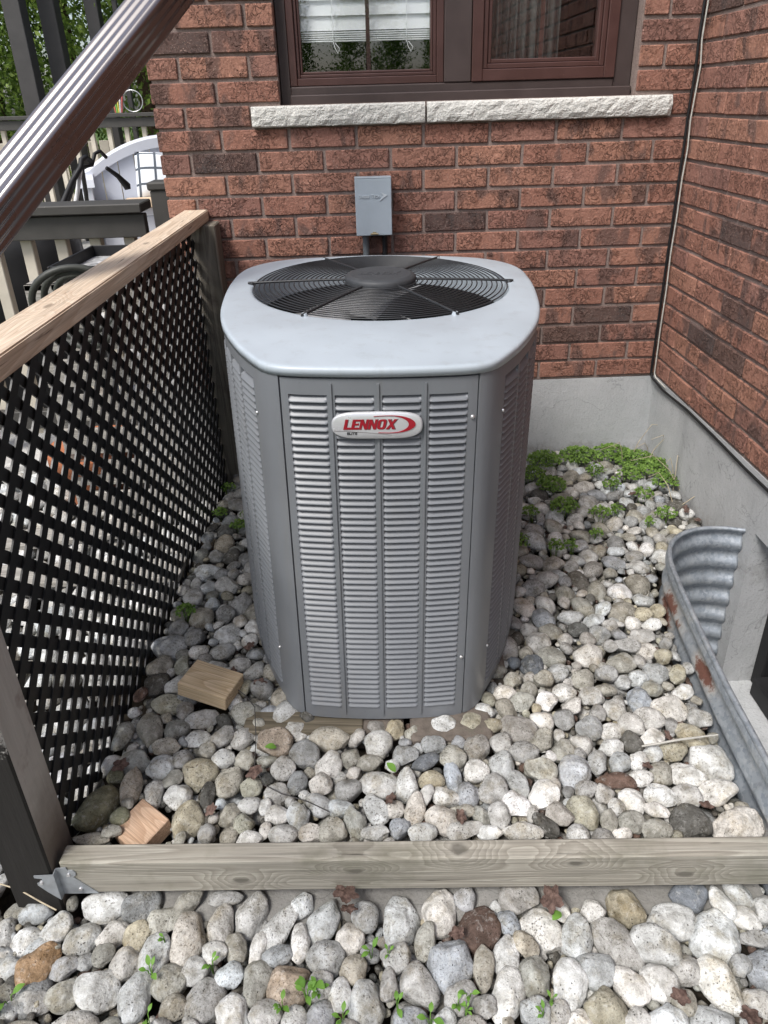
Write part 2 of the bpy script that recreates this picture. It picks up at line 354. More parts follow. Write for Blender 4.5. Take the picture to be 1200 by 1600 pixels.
m_terra = plain('terracotta', (.40, .15, .075), .8, .2)
m_water = plain('tray_lining', (.48, .48, .48), .2, .5, 0, .6, 30)
m_greyplank = wood('grey_deck_wood', (.30, .28, .25), (.42, .40, .36), 'x', .85, .5)
def leaf_mat(name, a, b, c=None, trans=True):
    n = NM(name, .55, .3); r = n.n('NewGeometry').outputs['Random Per Island']
    col = n.ramp(r, [(0, a), (.6, b), (1, c or b)]); n.b.inputs['Subsurface Weight'].default_value = 0
    m = n.out(col)
    if trans:
        t = n.n('BsdfTranslucent'); n.put(t.inputs[0], col); mx = n.n('MixShader'); mx.inputs[0].default_value = .3
        n.put(mx.inputs[1], n.b.outputs[0]); n.put(mx.inputs[2], t.outputs[0]); n.put(n.nt.nodes['Material Output'].inputs[0], mx.outputs[0])
    return m
m_cedarleaf = leaf_mat('cedar_foliage', (.07, .125, .022), (.16, .25, .045), (.30, .40, .085))
m_weed = leaf_mat('weed_leaf', (.085, .16, .030), (.16, .27, .050), (.23, .36, .08))
m_sprout = leaf_mat('sprout_leaf', (.12, .26, .04), (.17, .34, .06), (.22, .40, .08))
m_dry = plain('dry_stem', (.42, .36, .26), .9, .1, 0, .3, 40)
m_bark = plain('bark', (.09, .06, .042), .9, .1, 0, .3, 30, .5)
def dead_mat():
    n = NM('dead_leaf', .85, .15); v = n.coord('Object', (1, 1, 1), rand=9)
    c = n.mix(n.ramp(n.noise(n.coord('World'), 90, 5, .7), [(.35, 0.), (.68, 1.)]), (.060, .038, .032), (.20, .135, .112)); return n.out(c, None, n.bump(n.noise(v, 160, 3, .6), .5, .002))
m_dead = dead_mat()
def stone_mat(name, src):
    n = NM(name, .82, .25)
    if src == 'obj': col = n.n('ObjectInfo').outputs['Color']
    else: a = n.n('Attribute', attribute_name='Col'); col = a.outputs['Color']
    v = n.coord('World')
    f = n.noise(v, 38, 5, .62, .3)
    c = n.mix(n.ramp(f, [(.32, 0.), (.70, 1.)]), n.mix(1., col, (.50, .49, .465), 'MULTIPLY'), n.mix(1., col, (1.18, 1.18, 1.18), 'MULTIPLY'))
    ol = n.ramp(n.noise(v, 21, 6, .7), [(.50, 0.), (.68, .75)])
    c = n.mix(ol, c, n.mix(1., c, (.60, .53, .40), 'MULTIPLY'))
    wh = n.ramp(n.noise(v, 75, 6, .72), [(.54, 0.), (.66, .55)])
    c = n.mix(wh, c, n.mix(.55, c, (.66, .66, .63)))
    dark = n.ramp(n.noise(v, 230, 5, .72), [(.37, .9), (.47, 0.)])
    dark = n.math('MULTIPLY', dark, n.ramp(n.noise(v, 17, 3, .6), [(.38, .28), (.58, 1.)]))
    c = n.mix(dark, c, n.mix(1., c, (.27, .25, .22), 'MULTIPLY'))
    c = n.mix(n.ramp(n.noise(v, 520, 3, .7), [(.35, 0.), (.65, 1.)]), n.mix(1., c, (.84, .84, .84), 'MULTIPLY'), n.mix(1., c, (1.10, 1.10, 1.10), 'MULTIPLY'))
    pit = n.ramp(n.vor(v, 130), [(.10, 1.), (.20, 0.)]); pitz = n.ramp(n.noise(v, 30, 2, .5), [(.52, 0.), (.62, 1.)])
    pit = n.math('MULTIPLY', pit, pitz); c = n.mix(n.math('MULTIPLY', pit, .8), c, (.04, .038, .032))
    h = n.math('ADD', n.math('MULTIPLY', n.noise(v, 160, 5, .68), .8), n.math('MULTIPLY', f, 1.2)); h = n.math('SUBTRACT', h, n.math('MULTIPLY', pit, .9))
    return n.out(c, None, n.bump(h, .75, .005))
m_stone = stone_mat('river_stone', 'obj'); m_stones = stone_mat('river_stone_mass', 'attr')

# ------------------------------------------------------------------ key dimensions
c_ = .0715; D = 2.4549; XL = -.668; XR = 1.1123; ZB = .3242
WX0, WX1, WZ0, WZ1 = -.256, .905, 1.325, 2.47     # window opening

# ------------------------------------------------------------------ ground
def sheet(name, rects, z, mat, thick=.0):
    mb = MB()
    for (x0, x1, y0, y1) in rects: mb.add([(x0, y0, z), (x1, y0, z), (x1, y1, z), (x0, y1, z)], [(0, 1, 2, 3)])
    return tag(mb.obj(name, mat), kind='structure')
BIG = 150
sheet('ground', [(-BIG, .70, -BIG, BIG), (1.36, BIG, -BIG, BIG), (.70, 1.36, -BIG, .38), (.70, 1.36, 1.74, BIG)], -.165, m_soil)
m_lawn = plain('lawn', (.07, .11, .03), .9, .1, 0, .4, 20, .5, 'World')
sheet('lawn', [(-BIG, -2.4, -BIG, 2.5), (-BIG, -9.01, 2.5, BIG), (-9.01, BIG, 9.01, BIG), (-2.4, BIG, -BIG, -1.2)], -.12, m_lawn)
tag(box('patio', m_patio, None, -9, -.75, 2.55, 9, -.3, -.02), kind='structure')
tag(box('well_floor', m_conc, None, .72, 1.30, .40, 1.66, -.60, -.452), kind='structure')

# ------------------------------------------------------------------ brick house
house = empty('brick_house', (0, D, 0), label='red brick house with concrete base, brown framed window and stone sill', cat='house')
def hp(x, y, z): return (x, y-D, z)
wall = MB(); my = .0065
for (x0, x1, z0, z1) in [(XL+.008, XR+.1, ZB-.004, WZ0-.006), (XL+.008, WX0, WZ0-.006, 3.0), (WX1, XR+.1, WZ0-.006, 3.0), (WX0, WX1, WZ1, 3.0)]:
    wall.box(x0, x1, my, .21, z0, z1)
back_wall = wall.obj('back_wall', m_mortar, house)
sw = MB(); sw.box(XR+.0065, XR+.2, -4.2, my+.001, ZB-.006, 3.0); side_wall = sw.obj('side_wall', m_mortar, house)
lw = MB(); lw.box(XL+.0085, XL+.2, .2105, 5, ZB-.005, 3.0); left_wall = lw.obj('return_wall', m_mortar, house)
def brick_mesh(L, seed, dep=.09):
    q = random.Random(seed); bm = bmesh.new(); bmesh.ops.create_cube(bm, size=1); hh = c_-.0105
    for v in bm.verts: v.co = (v.co.x*L, v.co.y*dep+dep/2, v.co.z*hh)
    bmesh.ops.bevel(bm, geom=bm.edges[:], offset=.0028, segments=1, affect='EDGES')
    bmesh.ops.subdivide_edges(bm, edges=[e for e in bm.edges if abs(e.verts[0].co.x-e.verts[1].co.x) > L*.6], cuts=3, use_grid_fill=True)
    for v in bm.verts:
        d = noise.noise_vector(Vector((v.co.x*22+seed*3.1, v.co.z*30, seed*1.7)))
        v.co.x += d.x*.0014; v.co.z += d.z*.0016
        if v.co.y < dep*.3: v.co.y += d.y*.0022
    me = bpy.data.meshes.new('brick'); bm.to_mesh(me); bm.free(); me.materials.append(m_brick); return me
_bc = {}
def brick(parent, L, loc, rotz=0):
    k = (round(L, 3), rnd.randrange(3 if L < .15 else 7))
    if k not in _bc: _bc[k] = brick_mesh(L, len(_bc)+1)
    o = mobj('brick', _bc[k], None, parent, loc, (rnd.gauss(0, .004), rnd.gauss(0, .003), rotz+rnd.gauss(0, .004)))
    return o
field = []      # bricks outside the picture: joined
def row_spans(start, end, joint0, pitch):
    js = []; n = math.ceil((start-joint0)/pitch+.15)
    x = joint0+n*pitch; js = [start]
    while x < end-.03: js.append(x); x += pitch
    js.append(end); return list(zip(js[:-1], js[1:]))
NR = 36; JT = .0105
for j in range(NR):
    z = ZB+(j+.5)*c_
    j0 = -.012 if j % 2 == 0 else -.122
    spans = []
    for a, b in row_spans(XL, XR+.06, j0, .2228):
        if j == 13: segs = [(XL, -.352), (1.033, XR+.06)]
        elif 14 <= j < 30: segs = [(XL, WX0), (WX1, XR+.06)]
        else: segs = [(XL, XR+.06)]
        for s0, s1 in segs:
            u, v = max(a, s0), min(b, s1)
            if v-u > .02: spans.append((u, v))
    for u, v in spans:
        e0 = 0 if u == XL else JT/2; e1 = 0 if v in (WX0,) else JT/2
        u2, v2 = u+e0, v-e1
        loc = ((u2+v2)/2, rnd.gauss(0, .0009), z+rnd.gauss(0, .0005))
        if j <= 18: brick(back_wall, v2-u2, loc)
        else: field.append((loc, v2-u2, 0))
    for a, b in row_spans(-4.0, -.004, (2.336-D) if j % 2 == 0 else (2.246-D), .186):   # side wall, a..b are y offsets
        u2, v2 = a+JT*.25, b-JT*.25
        loc = (XR+rnd.gauss(0, .0009), (u2+v2)/2, z+rnd.gauss(0, .0005))
        if j <= 18 and a > -1.42: brick(side_wall, v2-u2, loc, -PI/2)
        else: field.append((loc, v2-u2, 1))
    for a, b in row_spans(.095, 4.9, .06 if j % 2 else .17, .2228):
        field.append(((XL, (a+b)/2, z), b-a-JT, 2))
for side, par in ((0, back_wall), (1, side_wall), (2, left_wall)):
    mb = MB(); hh = (c_-JT)/2
    for loc, L, s in field:
        if s != side: continue
        x, y, z = loc
        if s == 0: mb.box(x-L/2, x+L/2, y, y+.09, z-hh, z+hh, .0028)
        elif s == 1: mb.box(x, x+.09, y-L/2, y+L/2, z-hh, z+hh, .0028)
        else: mb.box(x, x+.09, y-L/2, y+L/2, z-hh, z+hh, .0028)
    tag(mb.obj('brickwork', m_brick, par), kind='stuff')
# foundation
fd = MB()
fd.box(XL+.004, XR+.2, .004, .25, -.6, ZB-.0065)
fdn = fd.obj('foundation', m_parge, house)
OPY0, OPY1, OPZ0, OPZ1 = .74-D, 1.645-D, -.445, .140
f2 = MB(); xf = XR+.004
f2.box(xf, xf+.25, OPY1, .0035, -.61, ZB-.0075)
f2.box(xf, xf+.25, OPY0, OPY1, OPZ1, ZB-.0075)
f2.box(xf, xf+.25, -4.2, OPY0, -.61, ZB-.0075)
f2.box(xf, xf+.25, OPY0, OPY1, -.61, OPZ0)
f2.obj('foundation', m_parge, house)
bw_ = MB(); xb = xf+.10
bw_.box(xb, xb+.05, OPY0, OPY0+.05, OPZ0, OPZ1, .004); bw_.box(xb, xb+.05, OPY1-.05, OPY1, OPZ0, OPZ1, .004)
bw_.box(xb, xb+.05, OPY0+.05, OPY1-.05, OPZ1-.05, OPZ1, .004); bw_.box(xb-.03, xb+.05, OPY0+.05, OPY1-.05, OPZ0, OPZ0+.07, .006)
bwin = bw_.obj('basement_window', m_blackpl, house)
box('pane', m_glass, bwin, xb+.02, xb+.026, OPY0+.05, OPY1-.05, OPZ0+.07, OPZ1-.05)
box('window_backing', m_dark, bwin, xb+.09, xb+.10, OPY0, OPY1, OPZ0, OPZ1)
# window
win = empty('window'); win.parent = house
R_ = .045                                   # frame face set back from the brick face
fr = MB()
fr.box(WX0+.004, WX0+.034, R_, R_+.09, WZ0-.02, WZ1); fr.box(.905-.058, .905-.004, R_, R_+.09, WZ0-.02, WZ1)
fr.box(WX0+.0345, .905-.0585, R_-.004, R_+.09, WZ0-.02, WZ0+.047, .004); fr.box(WX0+.0345, .905-.0585, R_-.004, R_+.09, WZ1-.05, WZ1)
fr.box(.283, .372, R_-.006, R_+.09, WZ0+.0475, WZ1-.0505, .003)
fr.box(WX0+.0345, .905-.004, R_-.022, R_-.0045, WZ0-.018, WZ0+.022, .003)
fr.obj('frame', m_frame, win)
def sash(x0, x1, z0, z1, t, y, name='sash'):
    mb = MB()
    def ring(a, y0, y1, q0, q1):     # stepped moulding rings
        mb.box(x0+a, x0+a+q0, y0, y1, z0+a, z1-a, .002); mb.box(x1-a-q0, x1-a, y0, y1, z0+a, z1-a, .002)
        mb.box(x0+a+q0, x1-a-q0, y0+.0007, y1, z0+a, z0+a+q1, .002); mb.box(x0+a+q0, x1-a-q0, y0+.0007, y1, z1-a-q1, z1-a, .002)
    ring(0, y, y+.05, t*.55, t*.55); ring(t*.56, y+.007, y+.05, t*.24, t*.24); ring(t*.81, y+.013, y+.05, t*.19, t*.19)
    s = mb.obj(name, m_sash, win)
    return s
sash(-.2205, .282, 1.373, 2.41, .042, R_-.001); sash(.3735, .845, 1.373, 2.41, .064, R_-.009)
for (x0, x1, z0) in ((-.178, .239, 1.414), (.437, .781, 1.4365)):
    box('pane', m_glass, win, x0-.004, x1+.004, R_+.022, R_+.027, z0-.004, 2.40)
for x in (.038, .605): box('glazing_bar', m_sash, win, x-.0065, x+.0065, R_+.029, R_+.037, 1.41, 2.40)
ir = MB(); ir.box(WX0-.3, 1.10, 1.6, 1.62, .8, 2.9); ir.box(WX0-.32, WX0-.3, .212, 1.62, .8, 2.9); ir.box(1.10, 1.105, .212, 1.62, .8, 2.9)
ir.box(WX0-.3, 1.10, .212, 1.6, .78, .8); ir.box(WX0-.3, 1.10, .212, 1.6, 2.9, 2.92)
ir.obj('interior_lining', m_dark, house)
# stone sill, two pieces
for x0, x1 in ((-.350, .2155), (.2225, 1.030)):
    bm = bmesh.new(); nx = 56 if x1-x0 > .6 else 40
    mb = MB(); prof = [(.1, 1.2545), (-.016, 1.2545), (-.019, 1.258), (-.022, 1.272), (-.023, 1.287), (-.022, 1.302), (-.019, 1.312), (-.013, 1.3165), (.03, 1.3185), (.1, 1.320)]
    vv = []; ff = []; n = len(prof)
    for i in range(nx+1):
        x = x0+(x1-x0)*i/nx
        for k, (y, z) in enumerate(prof):
            d = noise.noise(Vector((x*38, z*60, 3.3)))*.0042+noise.noise(Vector((x*95, z*120, 1.3)))*.0022
            dz = noise.noise(Vector((x*40, 7.7, k)))*.0012 if k in (1, 2, 6, 7) else 0
            e = .004 if i in (0, nx) and 0 < k < n-1 and y < 0 else 0
            vv.append((x, y+(d if 1 < k < n-3 else 0)+e, z+dz))
    for i in range(nx):
        for k in range(n): k2 = (k+1) % n; ff.append((i*n+k, i*n+k2, (i+1)*n+k2, (i+1)*n+k))
    ff += [tuple(range(n))[::-1], tuple(nx*n+k for k in range(n))]
    mb.add(vv, ff); s = mb.obj('window_sill', m_sill, house)
bm.free()
# blind and curtain inside
bl = empty('window_blind', (.03, D+.105, 1.40), label='white slatted blind hanging inside the left window pane', cat='blind')
for z in list(np.arange(1.503, 1.530, .0062))+list(np.arange(1.535, 2.35, .0425)):
    tall = z > 1.531
    mb = MB()
    if tall: mb.add([(-.235, -.006, 0), (.235, -.006, 0), (.235, .004, .043), (-.235, .004, .043)], [(0, 1, 2, 3)]); mb.add([(-.235, -.0045, 0), (.235, -.0045, 0), (.235, .0055, .043), (-.235, .0055, .043)], [(3, 2, 1, 0)])
    else: mb.box(-.235, .235, -.012, .012, 0, .0035)
    mb.obj('slat', m_blind, bl, (0, 0, z-1.40))
for x in (-.105, .135):
    MB().tube([(x, -.016, .95), (x, -.016, .10), (x+.004, -.017, .085), (x+.014, -.02, .068), (x+.02, -.02, .082), (x+.006, -.018, .098)], .0013, 5).obj('pull_cord', m_blind, bl)
vv = []; ff = []
for i in range(60):
    x = .42+i*.0045; y = .012*math.sin(i*.9)+.004*math.sin(i*2.1)
    vv += [(x, y, .9), (x, y, 2.4)]
for i in range(59): ff.append((2*i, 2*i+2, 2*i+3, 2*i+1))
cur = MB().add(vv, ff, True).obj('curtain', m_curtain, None, (0, D+.17, 0)); so_ = cur.modifiers.new('s', 'SOLIDIFY'); so_.thickness = .002
tag(cur, 'sheer grey curtain hanging inside the right window pane', 'curtain')

# disconnect box
db = empty('disconnect_box', (.037, D, .905), label='small blue grey metal electrical disconnect box screwed to the brick wall', cat='electrical box')
box('housing', m_boxgrey, db, -.058, .058, -.064, -.001, .004, .182, .002)
box('cover', m_boxgrey, db, -.061, .061, -.072, -.0645, 0, .186, .0022)
MB().box(-.061, .061, -.0722, -.02, .1865, .189, .001).obj('drip_edge', m_boxgrey, db)
def vtext(s, size, mat, parent, loc, name='lettering', bold=0, shear=0, depth=.0005, align='CENTER', sx=1):
    o = mobj(name, text_mesh(s, size, mat, depth, shear, bold, align), None, parent, loc, (PI/2, 0, 0)); o.scale = (sx, 1, 1); return o
vtext('D', .0155, m_boxlet, db, (-.0455, -.0725, .129), bold=.0004, depth=.0016, sx=.7)
vtext('IVERSI', .0115, m_boxlet, db, (-.0265, -.0725, .1275), bold=.0004, depth=.0016, sx=.82)
vtext('T', .0155, m_boxlet, db, (-.0035, -.0725, .129), bold=.0004, depth=.0016, sx=.8)
vtext('ECH', .0115, m_boxlet, db, (.0115, -.0725, .1275), bold=.0004, depth=.0016, sx=.8)
MB().ngon_prism([(.024, .142), (.047, .132), (.020, .113), (.034, .131)], -.0740, -.0722, lambda x, z, y: (x, y, z)).obj('arrow_emblem', m_boxlet, db)
MB().box(-.014, .014, -.080, -.0725, .004, .009, .002).box(-.006, .006, -.078, -.0725, .009, .013, .001).obj('latch', m_brass, db)
MB().tube([(-.030, -.035, .004), (-.030, -.035, -.35)], .0115, 14).obj('conduit', m_pvc, db)
pts = [(.036, -.03, .004), (.036, -.03, -.05), (.032, -.035, -.12), (.02, -.06, -.22), (.0, -.10, -.34)]
mb = MB(); sm = []
for i in range(len(pts)-1):
    for k in range(14): sm.append(Vector(pts[i]).lerp(Vector(pts[i+1]), k/14))
mb.tube(sm, [.0100 if i % 2 else .0092 for i in range(len(sm))], 12); mb.obj('flexible_conduit', m_cableb, db)

# cables in the corner
def cable(px, r, mat, label, ext, n=10):
    pts = [Vector(p) for p in px]; P = []
    for i in range(len(pts)-1):
        for k in range(n): P.append(pts[i].lerp(pts[i+1], k/n))
    P.append(pts[-1]); Q = [P[0]]+[(P[i-1]+P[i]*2+P[i+1])/4 for i in range(1, len(P)-1)]+[P[-1]]
    o = MB().tube([q-Q[0] for q in Q], r, 8).obj('cable', mat, None, Q[0]); return tag(o, label, 'cable')
xs = XR-.010
wz = [2.9, 2.2, 1.75, 1.60, 1.475, 1.40, 1.33, 1.24, 1.15, 1.05, .93, .80, .66, .52, .40, .335]
wx = [-.008, -.008, -.010, -.012, -.0145, -.006, -.009, -.013, -.008, -.012, -.0105, -.013, -.009, -.010, -.008, -.007]
cable([(XR+a, D-.014, z) for a, z in zip(wx, wz)]+[(XR-.006, D-.03, .322), (XR-.005, D-.12, .318)], .0027, m_cablew, 'thin off white cable running down the brick corner', None)
cable([(XR-.020+.4*(a+.01), D-.008, z) for a, z in zip(wx, wz)]+[(XR-.012, D-.02, .315), (XR-.005, D-.10, .300)]+[(XR-.003, D-.10-.2*i, .304+.006*math.sin(i*1.3)) for i in range(1, 8)], .0046, m_cableb, 'black cable running down the corner then along the concrete base', None)

# ------------------------------------------------------------------ air conditioner
ac = empty('air_conditioner', (.004, 1.1615, .012), (0, math.radians(.9), math.radians(-2)), 'grey louvred air conditioning unit with round fan grille standing on stones', 'air conditioner')
ac.scale = (.991, .991, .991)
half = [(0, .0), (.09, .003), (.15, .008), (.182, .0145), (.207, .0255), (.2285, .047), (.257, .092), (.284, .140), (.322, .225), (.350, .305), (.371, .395), (.385, .49), (.396, .60), (.399, .67), (.398, .76), (.383, .83), (.345, .89), (.282, .936), (.185, .964), (.09, .978), (0, .981)]
def spline(P, sub=10):
    out = []
    for i in range(len(P)-1):
        p0 = P[i-1] if i > 0 else (-P[1][0], P[1][1]); p1, p2 = P[i], P[i+1]; p3 = P[i+2] if i+2 < len(P) else (-P[-2][0], P[-2][1])
        for k in range(sub):
            t = k/sub; out.append(tuple(.5*((2*p1[a])+(-p0[a]+p2[a])*t+(2*p0[a]-5*p1[a]+4*p2[a]-p3[a])*t*t+(-p0[a]+3*p1[a]-3*p2[a]+p3[a])*t**3) for a in (0, 1)))
    out.append(P[-1]); return out
hs_ = spline(half); S = [0.]
for i in range(1, len(hs_)): S.append(S[-1]+math.dist(hs_[i], hs_[i-1]))
SMAX = S[-1]; Sa = np.array(S); Ua = np.array([p[0] for p in hs_]); Va = np.array([p[1] for p in hs_])
def opt(s, off=0):
    q = abs(s); u = float(np.interp(q, Sa, Ua)); v = float(np.interp(q, Sa, Va)); e = .004
    u1, v1 = np.interp(min(SMAX, q+e), Sa, Ua), np.interp(min(SMAX, q+e), Sa, Va); u0, v0 = np.interp(max(0, q-e), Sa, Ua), np.interp(max(0, q-e), Sa, Va)
    if q < e: tx, ty = 1., 0.
    else: tx, ty = u1-u0, v1-v0
    L = math.hypot(tx, ty); nx, ny = ty/L, -tx/L
    u, v = u+nx*off, v+ny*off
    return (u if s >= 0 else -u, v, nx if s >= 0 else -nx, ny)
def strip(mb, s0, s1, z0, z1, o0=0., o1=-.008, step=.012, zb=None):
    n = max(1, int(math.ceil((s1-s0)/step))); vv = []; ff = []
    for i in range(n+1):
        s = s0+(s1-s0)*i/n; a = opt(s, o0); b = opt(s, o1)
        vv += [(a[0], a[1], z0), (a[0], a[1], z1), (b[0], b[1], z1), (b[0], b[1], z0)]
    for i in range(n):
        for k in range(4): ff.append((i*4+k, (i+1)*4+k, (i+1)*4+(k+1) % 4, i*4+(k+1) % 4))
    ff += [(3, 2, 1, 0), (n*4, n*4+1, n*4+2, n*4+3)]
    mb.add(vv, ff, False); return mb
ZT = .868; ZB0 = .006; LZ0, LZ1, LP = .034, .829, .0150
NL = int(round((LZ1-LZ0)/LP))
LW = .0735
def louver_mesh(Lw):
    # hooded blade: top edge tucked behind the sheet, lip standing proud; rounded ends
    mb = MB(); prof = [(.0105, .0138), (.0070, .0108), (.0030, .0070), (-.0008, .0034), (-.0026, .0016), (-.0028, .0004), (-.0018, .0)]
    ends = [(-.5, .0, 1.0), (-.488, .45, 1.), (-.46, .85, 1.), (-.42, 1., 1.), (.42, 1., 1.), (.46, .85, 1.), (.488, .45, 1.), (.5, 0., 1.)]
    n = len(prof); vv = []; ff = []
    for e, k, q in ends:
        for (y, z) in prof:
            yy = .001+(y-.001)*k
            vv.append((e*Lw, yy, z*(.72+.28*k) if z > .006 else z))
    for i in range(len(ends)-1):
        for k in range(n-1): ff.append((i*n+k, i*n+k+1, (i+1)*n+k+1, (i+1)*n+k))
    mb.add(vv, ff, True)
    vb = [(a, b+.0009, c) for a, b, c in vv]
    mb.add(vb, [q[::-1] for q in ff], True)
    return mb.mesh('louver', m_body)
lmesh = louver_mesh(LW)
# body base, coil and fan well
mb = MB(); strip(mb, -SMAX, SMAX, ZB0, ZT-.002, -.022, -.026, .03); mb.obj('coil', m_coil, ac)
mb = MB(); strip(mb, -SMAX, SMAX, -.006, .024, -.009, -.03, .02); mb.obj('base_pan', m_black, ac)
sdoor = float(np.interp(.1855, Ua[:90], Sa[:90])); spost = float(np.interp(.0625, Va, Sa))
# front panel
mb = MB(); cols = [(-.1715+k*.0885, -.098+k*.0885) for k in range(4)]
strip(mb, -sdoor, sdoor, LZ1, ZT-.006); strip(mb, -sdoor, sdoor, -.005, LZ0)
ed = [-sdoor]+[x for c in cols for x in c]+[sdoor]
for i in range(0, len(ed), 2): strip(mb, ed[i], ed[i+1], LZ0, LZ1)
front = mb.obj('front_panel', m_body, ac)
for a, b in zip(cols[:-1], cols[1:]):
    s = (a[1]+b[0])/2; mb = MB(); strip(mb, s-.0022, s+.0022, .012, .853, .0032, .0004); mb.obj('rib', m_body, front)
def louvers(parent, s0, s1, step=1):
    a = opt((s0+s1)/2); ang = math.atan2(a[3], a[2])+PI/2
    for i in range(NL):
        z = LZ0+i*LP
        yield (a[0], a[1], z), ang
for (a, b) in cols:
    for loc, ang in louvers(front, a, b): mobj('louver', lmesh, None, front, loc, (0, 0, ang))
for s, z in ((sdoor-.0085, .778), (sdoor-.0085, .175)):
    a = opt(s, .0005); q = MB()
    for k, (r, y) in enumerate(((.0042, 0), (.0042, .0015), (.003, .003), (.0001, .0034))): pass
    q.tube([(0, 0, 0), (0, -.0015, 0), (0, -.003, 0), (0, -.0036, 0)], [.0042, .0042, .003, .0004], 12)
    q.obj('screw', m_screw, front, (a[0], a[1], z))
# corner posts
for sg in (-1, 1):
    mb = MB(); a, b = sdoor+.0028, spost
    strip(mb, *((a, b) if sg > 0 else (-b, -a)), -.003, ZT-.001, .0016, -.01, .004)
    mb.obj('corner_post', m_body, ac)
# side panels with louvre columns
for sg in (-1, 1):
    mb = MB(); s0 = spost+.003; s1 = SMAX-.001; cs = []; s = s0+.012
    while s+LW < s1-.01: cs.append((s, s+LW)); s += LW+.012
    T = lambda a, b: (a, b) if sg > 0 else (-b, -a)
    strip(mb, *T(s0, s1), LZ1+.008, ZT-.001); strip(mb, *T(s0, s1), .0, LZ0)
    ed = [s0]+[x for c in cs for x in c]+[s1]
    for i in range(0, len(ed), 2): strip(mb, *T(ed[i], ed[i+1]), LZ0, LZ1+.008)
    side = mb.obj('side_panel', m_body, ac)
    big = MB(); lv = [v.co.copy() for v in lmesh.vertices]; lf = [tuple(p.vertices) for p in lmesh.polygons]
    for ci, cc in enumerate(cs):
        A, B = T(*cc)
        for loc, ang in louvers(side, A, B):
            if ci == 0 and sg < 0: mobj('louver', lmesh, None, side, loc, (0, 0, ang))
            else:
                Mx = Matrix.Translation(loc) @ Matrix.Rotation(ang, 4, 'Z')
                big.add([Mx @ q for q in lv], lf, True)
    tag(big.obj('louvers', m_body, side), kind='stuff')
    for z in (.765, .155):
        a = opt(sg*(s0+.006), .0008); MB().tube([(0, 0, 0), (a[2]*.003, a[3]*.003, 0)], [.004, .003], 10).obj('screw', m_screw, side, (a[0], a[1], z))
# cap
GC = (0., .617); GR = .333; NC = 240
angs = np.linspace(0, 2*PI, NC, endpoint=False)
full = [opt(s) for s in np.linspace(-SMAX, SMAX, 900)]
fa = np.array([math.atan2(p[1]-GC[1], p[0]-GC[0]) for p in full]); fr_ = np.array([math.hypot(p[1]-GC[1], p[0]-GC[0]) for p in full])
oi = np.argsort(fa); fa, fr_ = fa[oi], fr_[oi]
def orad(a): a = (a+PI) % (2*PI)-PI; return float(np.interp(a, fa, fr_, period=2*PI))
vv = []; ff = []; prof = []
for a in angs:
    R0 = orad(a); ca, sa = math.cos(a), math.sin(a)
    ringp = [(R0-.004, ZT+.0005), (R0+.0045, ZT-.001), (R0+.005, ZT+.011), (R0+.0037, ZT+.0145), (R0+.0000, ZT+.0168), (R0-.0065, ZT+.0176),
             (R0*.55+GR*.45+.004, ZT+.0195), (GR+.012, ZT+.0205), (GR+.004, ZT+.0195), (GR, ZT+.016), (GR-.004, ZT-.012), (GR-.002, ZT-.06)]
    for r, z in ringp: vv.append((GC[0]+r*ca, GC[1]+r*sa, z))
n = 12
for i in range(NC):
    j = (i+1) % NC
    for k in range(n-1): ff.append((i*n+k, j*n+k, j*n+k+1, i*n+k+1))
MB().add(vv, ff, True).obj('cap', m_cap, ac)
ZC = ZT+.0205
# shroud and fan
mb = MB(); mb.tube([(GC[0], GC[1], ZT-.06), (GC[0], GC[1], ZT-.20)], GR-.004, 64, cap=False); mb.obj('fan_shroud', m_black, ac)
box_ = MB(); box_.tube([(GC[0], GC[1], ZT-.30), (GC[0], GC[1], ZT-.301)], .33, 40); box_.obj('fan_floor', m_coil, ac)
for k in range(3):
    vv = []; ff = []; NA, NRr = 12, 8; a0 = math.radians(205+120*k)
    for i in range(NA+1):
        for q in range(NRr+1):
            t = q/NRr; r = .085+(.305-.085)*t; wd = math.radians(34+44*t); a = a0+wd*(i/NA-.5)+.35*t
            vv.append((GC[0]+r*math.cos(a), GC[1]+r*math.sin(a), ZT-.048-.060*(i/NA)-.008*t))
    for i in range(NA):
        for q in range(NRr): b = i*(NRr+1)+q; ff.append((b, b+1, b+NRr+2, b+NRr+1))
    o = MB().add(vv, ff, True).obj('fan_blade', m_fan, ac); md = o.modifiers.new('s', 'SOLIDIFY'); md.thickness = .003
# grille
NRING = 19; rin, rout = .098, .330
def gz(r): return ZC+.0015+.007*(1-(r/rout)**2)
for i in range(NRING):
    r = rin+(rout-rin)*i/(NRING-1)
    MB().tube([(GC[0]+r*math.cos(a), GC[1]+r*math.sin(a), gz(r)) for a in np.linspace(0, 2*PI, 96, endpoint=False)], .0017, 6, closed=True).obj('grille_ring', m_grille, ac)
for k in range(6):
    a = k*PI/3; P = []
    for t in np.linspace(0, 1, 12): r = .08+(.350-.08)*t; P.append((GC[0]+r*math.cos(a), GC[1]+r*math.sin(a), (gz(r)+.0022) if r < .334 else ZC+.003))
    MB().tube(P, .0034, 8).obj('grille_spoke', m_grille, ac)
    r = .340; lug = MB(); lug.tube([(GC[0]+r*math.cos(a), GC[1]+r*math.sin(a), ZC-.001), (GC[0]+r*math.cos(a), GC[1]+r*math.sin(a), ZC+.0055)], [.0085, .006], 14); lug.obj('spoke_lug', m_cap if k % 3 else m_grille, ac)
hub = MB(); zh = gz(.05); hub.tube([(GC[0], GC[1], zh-.012), (GC[0], GC[1], zh-.004), (GC[0], GC[1], zh+.010), (GC[0], GC[1], zh+.015), (GC[0], GC[1], zh+.0175)], [.088, .0935, .0935, .088, .079], 64)
hubo = hub.obj('hub_cover', m_hub, ac)
